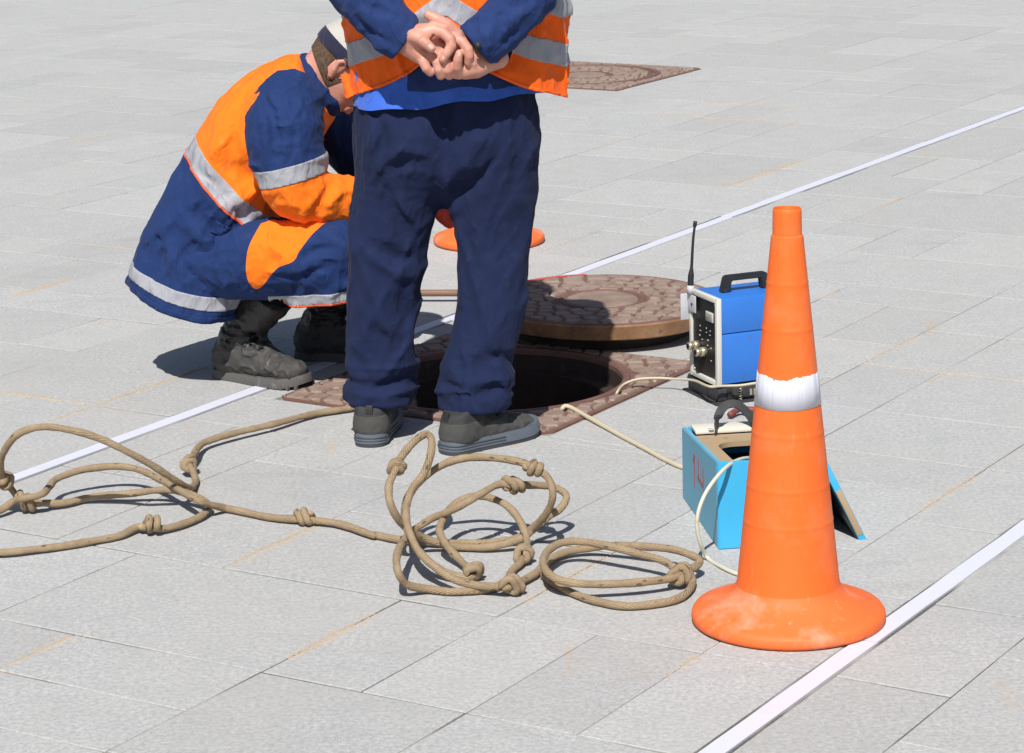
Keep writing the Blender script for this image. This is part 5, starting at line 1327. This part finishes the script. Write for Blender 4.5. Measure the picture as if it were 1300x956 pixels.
# near sleeve
V, F = sleeve(None, [(-0.580, 7.112, 0.772, .098), pr((-0.592,7.062,0.709), .104), pr((-0.581,7.045,0.637), .100), pr((-0.559,7.035,0.568), .088), pr((-0.510,7.045,0.535), .074), pr((-0.433,7.085,0.524), .068), pr((-0.330,7.130,0.511), .060), pr((-0.246,7.170,0.497), .052), pr((-0.215,7.185,0.494), .047)], None, None, None, [((-0.208,7.190,0.493), (1, 0.3, 0))], 3.0, 0.005, 0.007,
     folds=[([(-0.511,6.900,0.492), (-0.488,6.900,0.539), (-0.466,6.900,0.585)], .009, .018, 's', -.002), ([(-0.552,6.900,0.499), (-0.521,6.900,0.540), (-0.493,6.900,0.585)], .009, .02, 'u', .003), ([(-0.475,6.900,0.512), (-0.455,6.900,0.547), (-0.445,6.900,0.584)], .008, .018, 'u', .003), ([(-0.636,6.900,0.817), (-0.609,6.900,0.744), (-0.612,6.900,0.672)], .010, .025, 's', 0)])
SP = np.array((-0.575,7.000,0.615)); SN = np.array((-0.22, 0.0, 0.97)); SN /= np.linalg.norm(SN)
ss = lambda W: (W-SP) @ SN
a, b = clip(V, F, ss(V)); meshobj('sleeve', a, b, 'suit_navy', cw, M=cin)
a, b = clip(V, F, -ss(V)); meshobj('sleeve_lower', a, b, 'orange', cw, M=cin)
band('reflective_stripe', V-C0, F, lambda W: ss(W+C0), -0.024, 0.022, 'reflect', cw, extra=(lambda W: -0.375-(W[:, 0]+C0[0]),))
# far sleeve
sleeve('sleeve', [(-0.56, 7.46, 0.745, .085), (-0.47, 7.50, 0.64, .080), (-0.40, 7.49, 0.55, .072), (-0.30, 7.42, 0.51, .060), (-0.215, 7.34, 0.485, .048)], 'suit_navy', cw, cin, None, 2.2, 0.007, 0.006)

# trousers
def leg(pts, cutp, cutn, seed, folds=()):
    P = np.array(pts); m = 0.14
    f = Field(P[:, :3].min(0)-m, P[:, :3].max(0)+m, 0.0055)
    k = len(pts)//2
    f.path(pts[:4], 0.02); f.path(pts[3:], 0.035)
    for p, r, kk, op, dp in folds: f.fold(p, r, kk, op, dp)
    f.warp(0.008, (12, 12, 12), seed=seed); f.warp(0.004, (27, 27, 27), seed=seed+2); f.plane(cutp, cutn, 0.006)
    V, F = f.mesh(); return relax(V, F, 1), F
V, F = leg([(-0.82, 7.17, 0.34, .105), (-0.70, 7.11, 0.36, .108), (-0.57, 7.06, 0.375, .104), (-0.462, 7.035, 0.385, .088), (-0.475, 7.055, 0.31, .090), (-0.515, 7.075, 0.24, .088), (-0.56, 7.10, 0.18, .082)], (-0.577,7.000,0.246), (0.10, 0, -1.0), 1.2,
     [([(-0.557,6.900,0.377), (-0.510,6.900,0.414), (-0.458,6.900,0.421)], .010, .022, 's', -.003), ([(-0.573,6.900,0.399), (-0.520,6.900,0.435), (-0.447,6.900,0.454)], .010, .022, 'u', .003), ([(-0.618,6.900,0.333), (-0.544,6.900,0.352), (-0.471,6.900,0.375)], .010, .022, 's', -.003), ([(-0.627,6.900,0.358), (-0.564,6.900,0.367), (-0.480,6.900,0.396)], .009, .02, 'u', .003)])
# orange thigh panel: between two curved seams on the near side
pp = poly2([(-0.625,6.970,0.522), (-0.667,6.970,0.464), (-0.694,6.970,0.416), (-0.703,6.970,0.365), (-0.699,6.970,0.322), (-0.681,6.970,0.300), (-0.662,6.970,0.311), (-0.617,6.970,0.365), (-0.570,6.970,0.387), (-0.557,6.970,0.410), (-0.513,6.970,0.460), (-0.453,6.970,0.498), (-0.435,6.970,0.525), (-0.530,6.970,0.553)])
def panel(W): return np.minimum(pp(W), 7.06-W[:, 1])
kp = lambda W: panel(W)
a, b = clip(V, F, -kp(V)); meshobj('trouser_leg', a, b, 'suit_navy', cw, M=cin)
a, b = clip(V, F, kp(V)); meshobj('thigh_panel', a, b, 'orange', cw, M=cin)
kc = lin((-0.577,7.000,0.246), (-0.10, 0, 1.0))
kx = (lambda W: W[:, 0]+C0[0]+0.652,)
band('reflective_stripe', V-C0, F, lambda W: kc(W+C0), 0.006, 0.034, 'reflect', cw, extra=kx)
band('piping', V-C0, F, lambda W: kc(W+C0), 0.0005, 0.0058, 'piping', cw, 0.003, extra=kx)
V, F = leg([(-0.80, 7.40, 0.34, .105), (-0.66, 7.43, 0.37, .104), (-0.52, 7.45, 0.40, .098), (-0.40, 7.45, 0.42, .085), (-0.41, 7.45, 0.33, .086), (-0.46, 7.45, 0.25, .085), (-0.52, 7.45, 0.18, .085)], (-0.47, 7.4, 0.19), (-0.18, 0, -1), 5.5)
meshobj('trouser_leg', V, F, 'suit_navy', cw, M=cin)

# head with cap, neck, hands
hcen = Vector((-0.434,7.235,0.861))
Mh = head(cw, tuple(cin @ hcen), (0.62, -0.06, -0.78), (0.78, 0.0, 0.62), ('cap_beige', 'cap_dark'))
HD = np.array(Mh); hv = HEADV @ HD[:3, :3].T + HD[:3, 3]+C0
f = Field((-0.98, 7.05, 0.28), (-0.36, 7.60, 0.98), 0.009)
f.path([(-0.83, 7.28, 0.36, .09, 1.2), (-0.74, 7.28, 0.56, .09, 1.2), (-0.62, 7.27, 0.72, .08, 1.25), (-0.54, 7.26, 0.795, .062, 1.0), (-0.47, 7.245, 0.835, .056, 1.0)], 0.02, ax=LH)
f.path([(-0.58, 7.14, 0.74, .04), (*(-0.559,7.045,0.566), .035), (*(-0.330,7.130,0.511), .03)], 0.02); f.path([(-0.58, 7.42, 0.72, .035), (-0.42, 7.485, 0.57, .03)], 0.02)
BV, BF = f.mesh()
AV = np.concatenate([BV, hv]); AF = np.concatenate([BF, HEADF+len(BV)])
meshobj('body', AV, AF, 'skin', cw, M=cin)
def glove(c, d, sd_, seed):
    """gloved hand: palm, four curled fingers and a thumb, reaching along d"""
    c = np.array(c); d = np.array(d, float); d /= np.linalg.norm(d); s_ = np.array(sd_, float); s_ -= d*(s_@d); s_ /= np.linalg.norm(s_); n_ = np.cross(d, s_)
    f = Field(c-0.13, c+0.17, 0.003)
    f.path([(*(c-d*.05), .034), (*c, .030)], 0.01)
    f.path([(*(c-d*.005), .020, 1.7), (*(c+d*.055), .017, 2.1)], 0.012, ax=tuple(s_))
    for i, (o_, L_) in enumerate(((-.030, .062), (-.010, .072), (.010, .068), (.029, .052))):
        b = c+d*.055+s_*o_
        f.path([(*b, .0115), (*(b+d*L_*.45-n_*.012), .0108), (*(b+d*L_*.75-n_*.034), .0100), (*(b+d*L_*.62-n_*.056), .0092)], 0.005)
    b = c+d*.01-s_*.034
    f.path([(*b, .0150), (*(b+d*.028-s_*.020-n_*.012), .0128), (*(b+d*.056-s_*.016-n_*.026), .0108)], 0.007)
    f.warp(0.002, (60, 60, 60), seed=seed); V, F = f.mesh(); return V, F
V, F = glove((-0.192,7.215,0.483), (1, 0.25, -0.15), (0.1, 0.2, 1), 1); meshobj('glove', V, F, 'glove', cw, M=cin)
V, F = glove((-0.185, 7.32, 0.475), (0.9, -0.35, -0.2), (0.1, 0.2, 1), 2); meshobj('glove', V, F, 'glove', cw, M=cin)
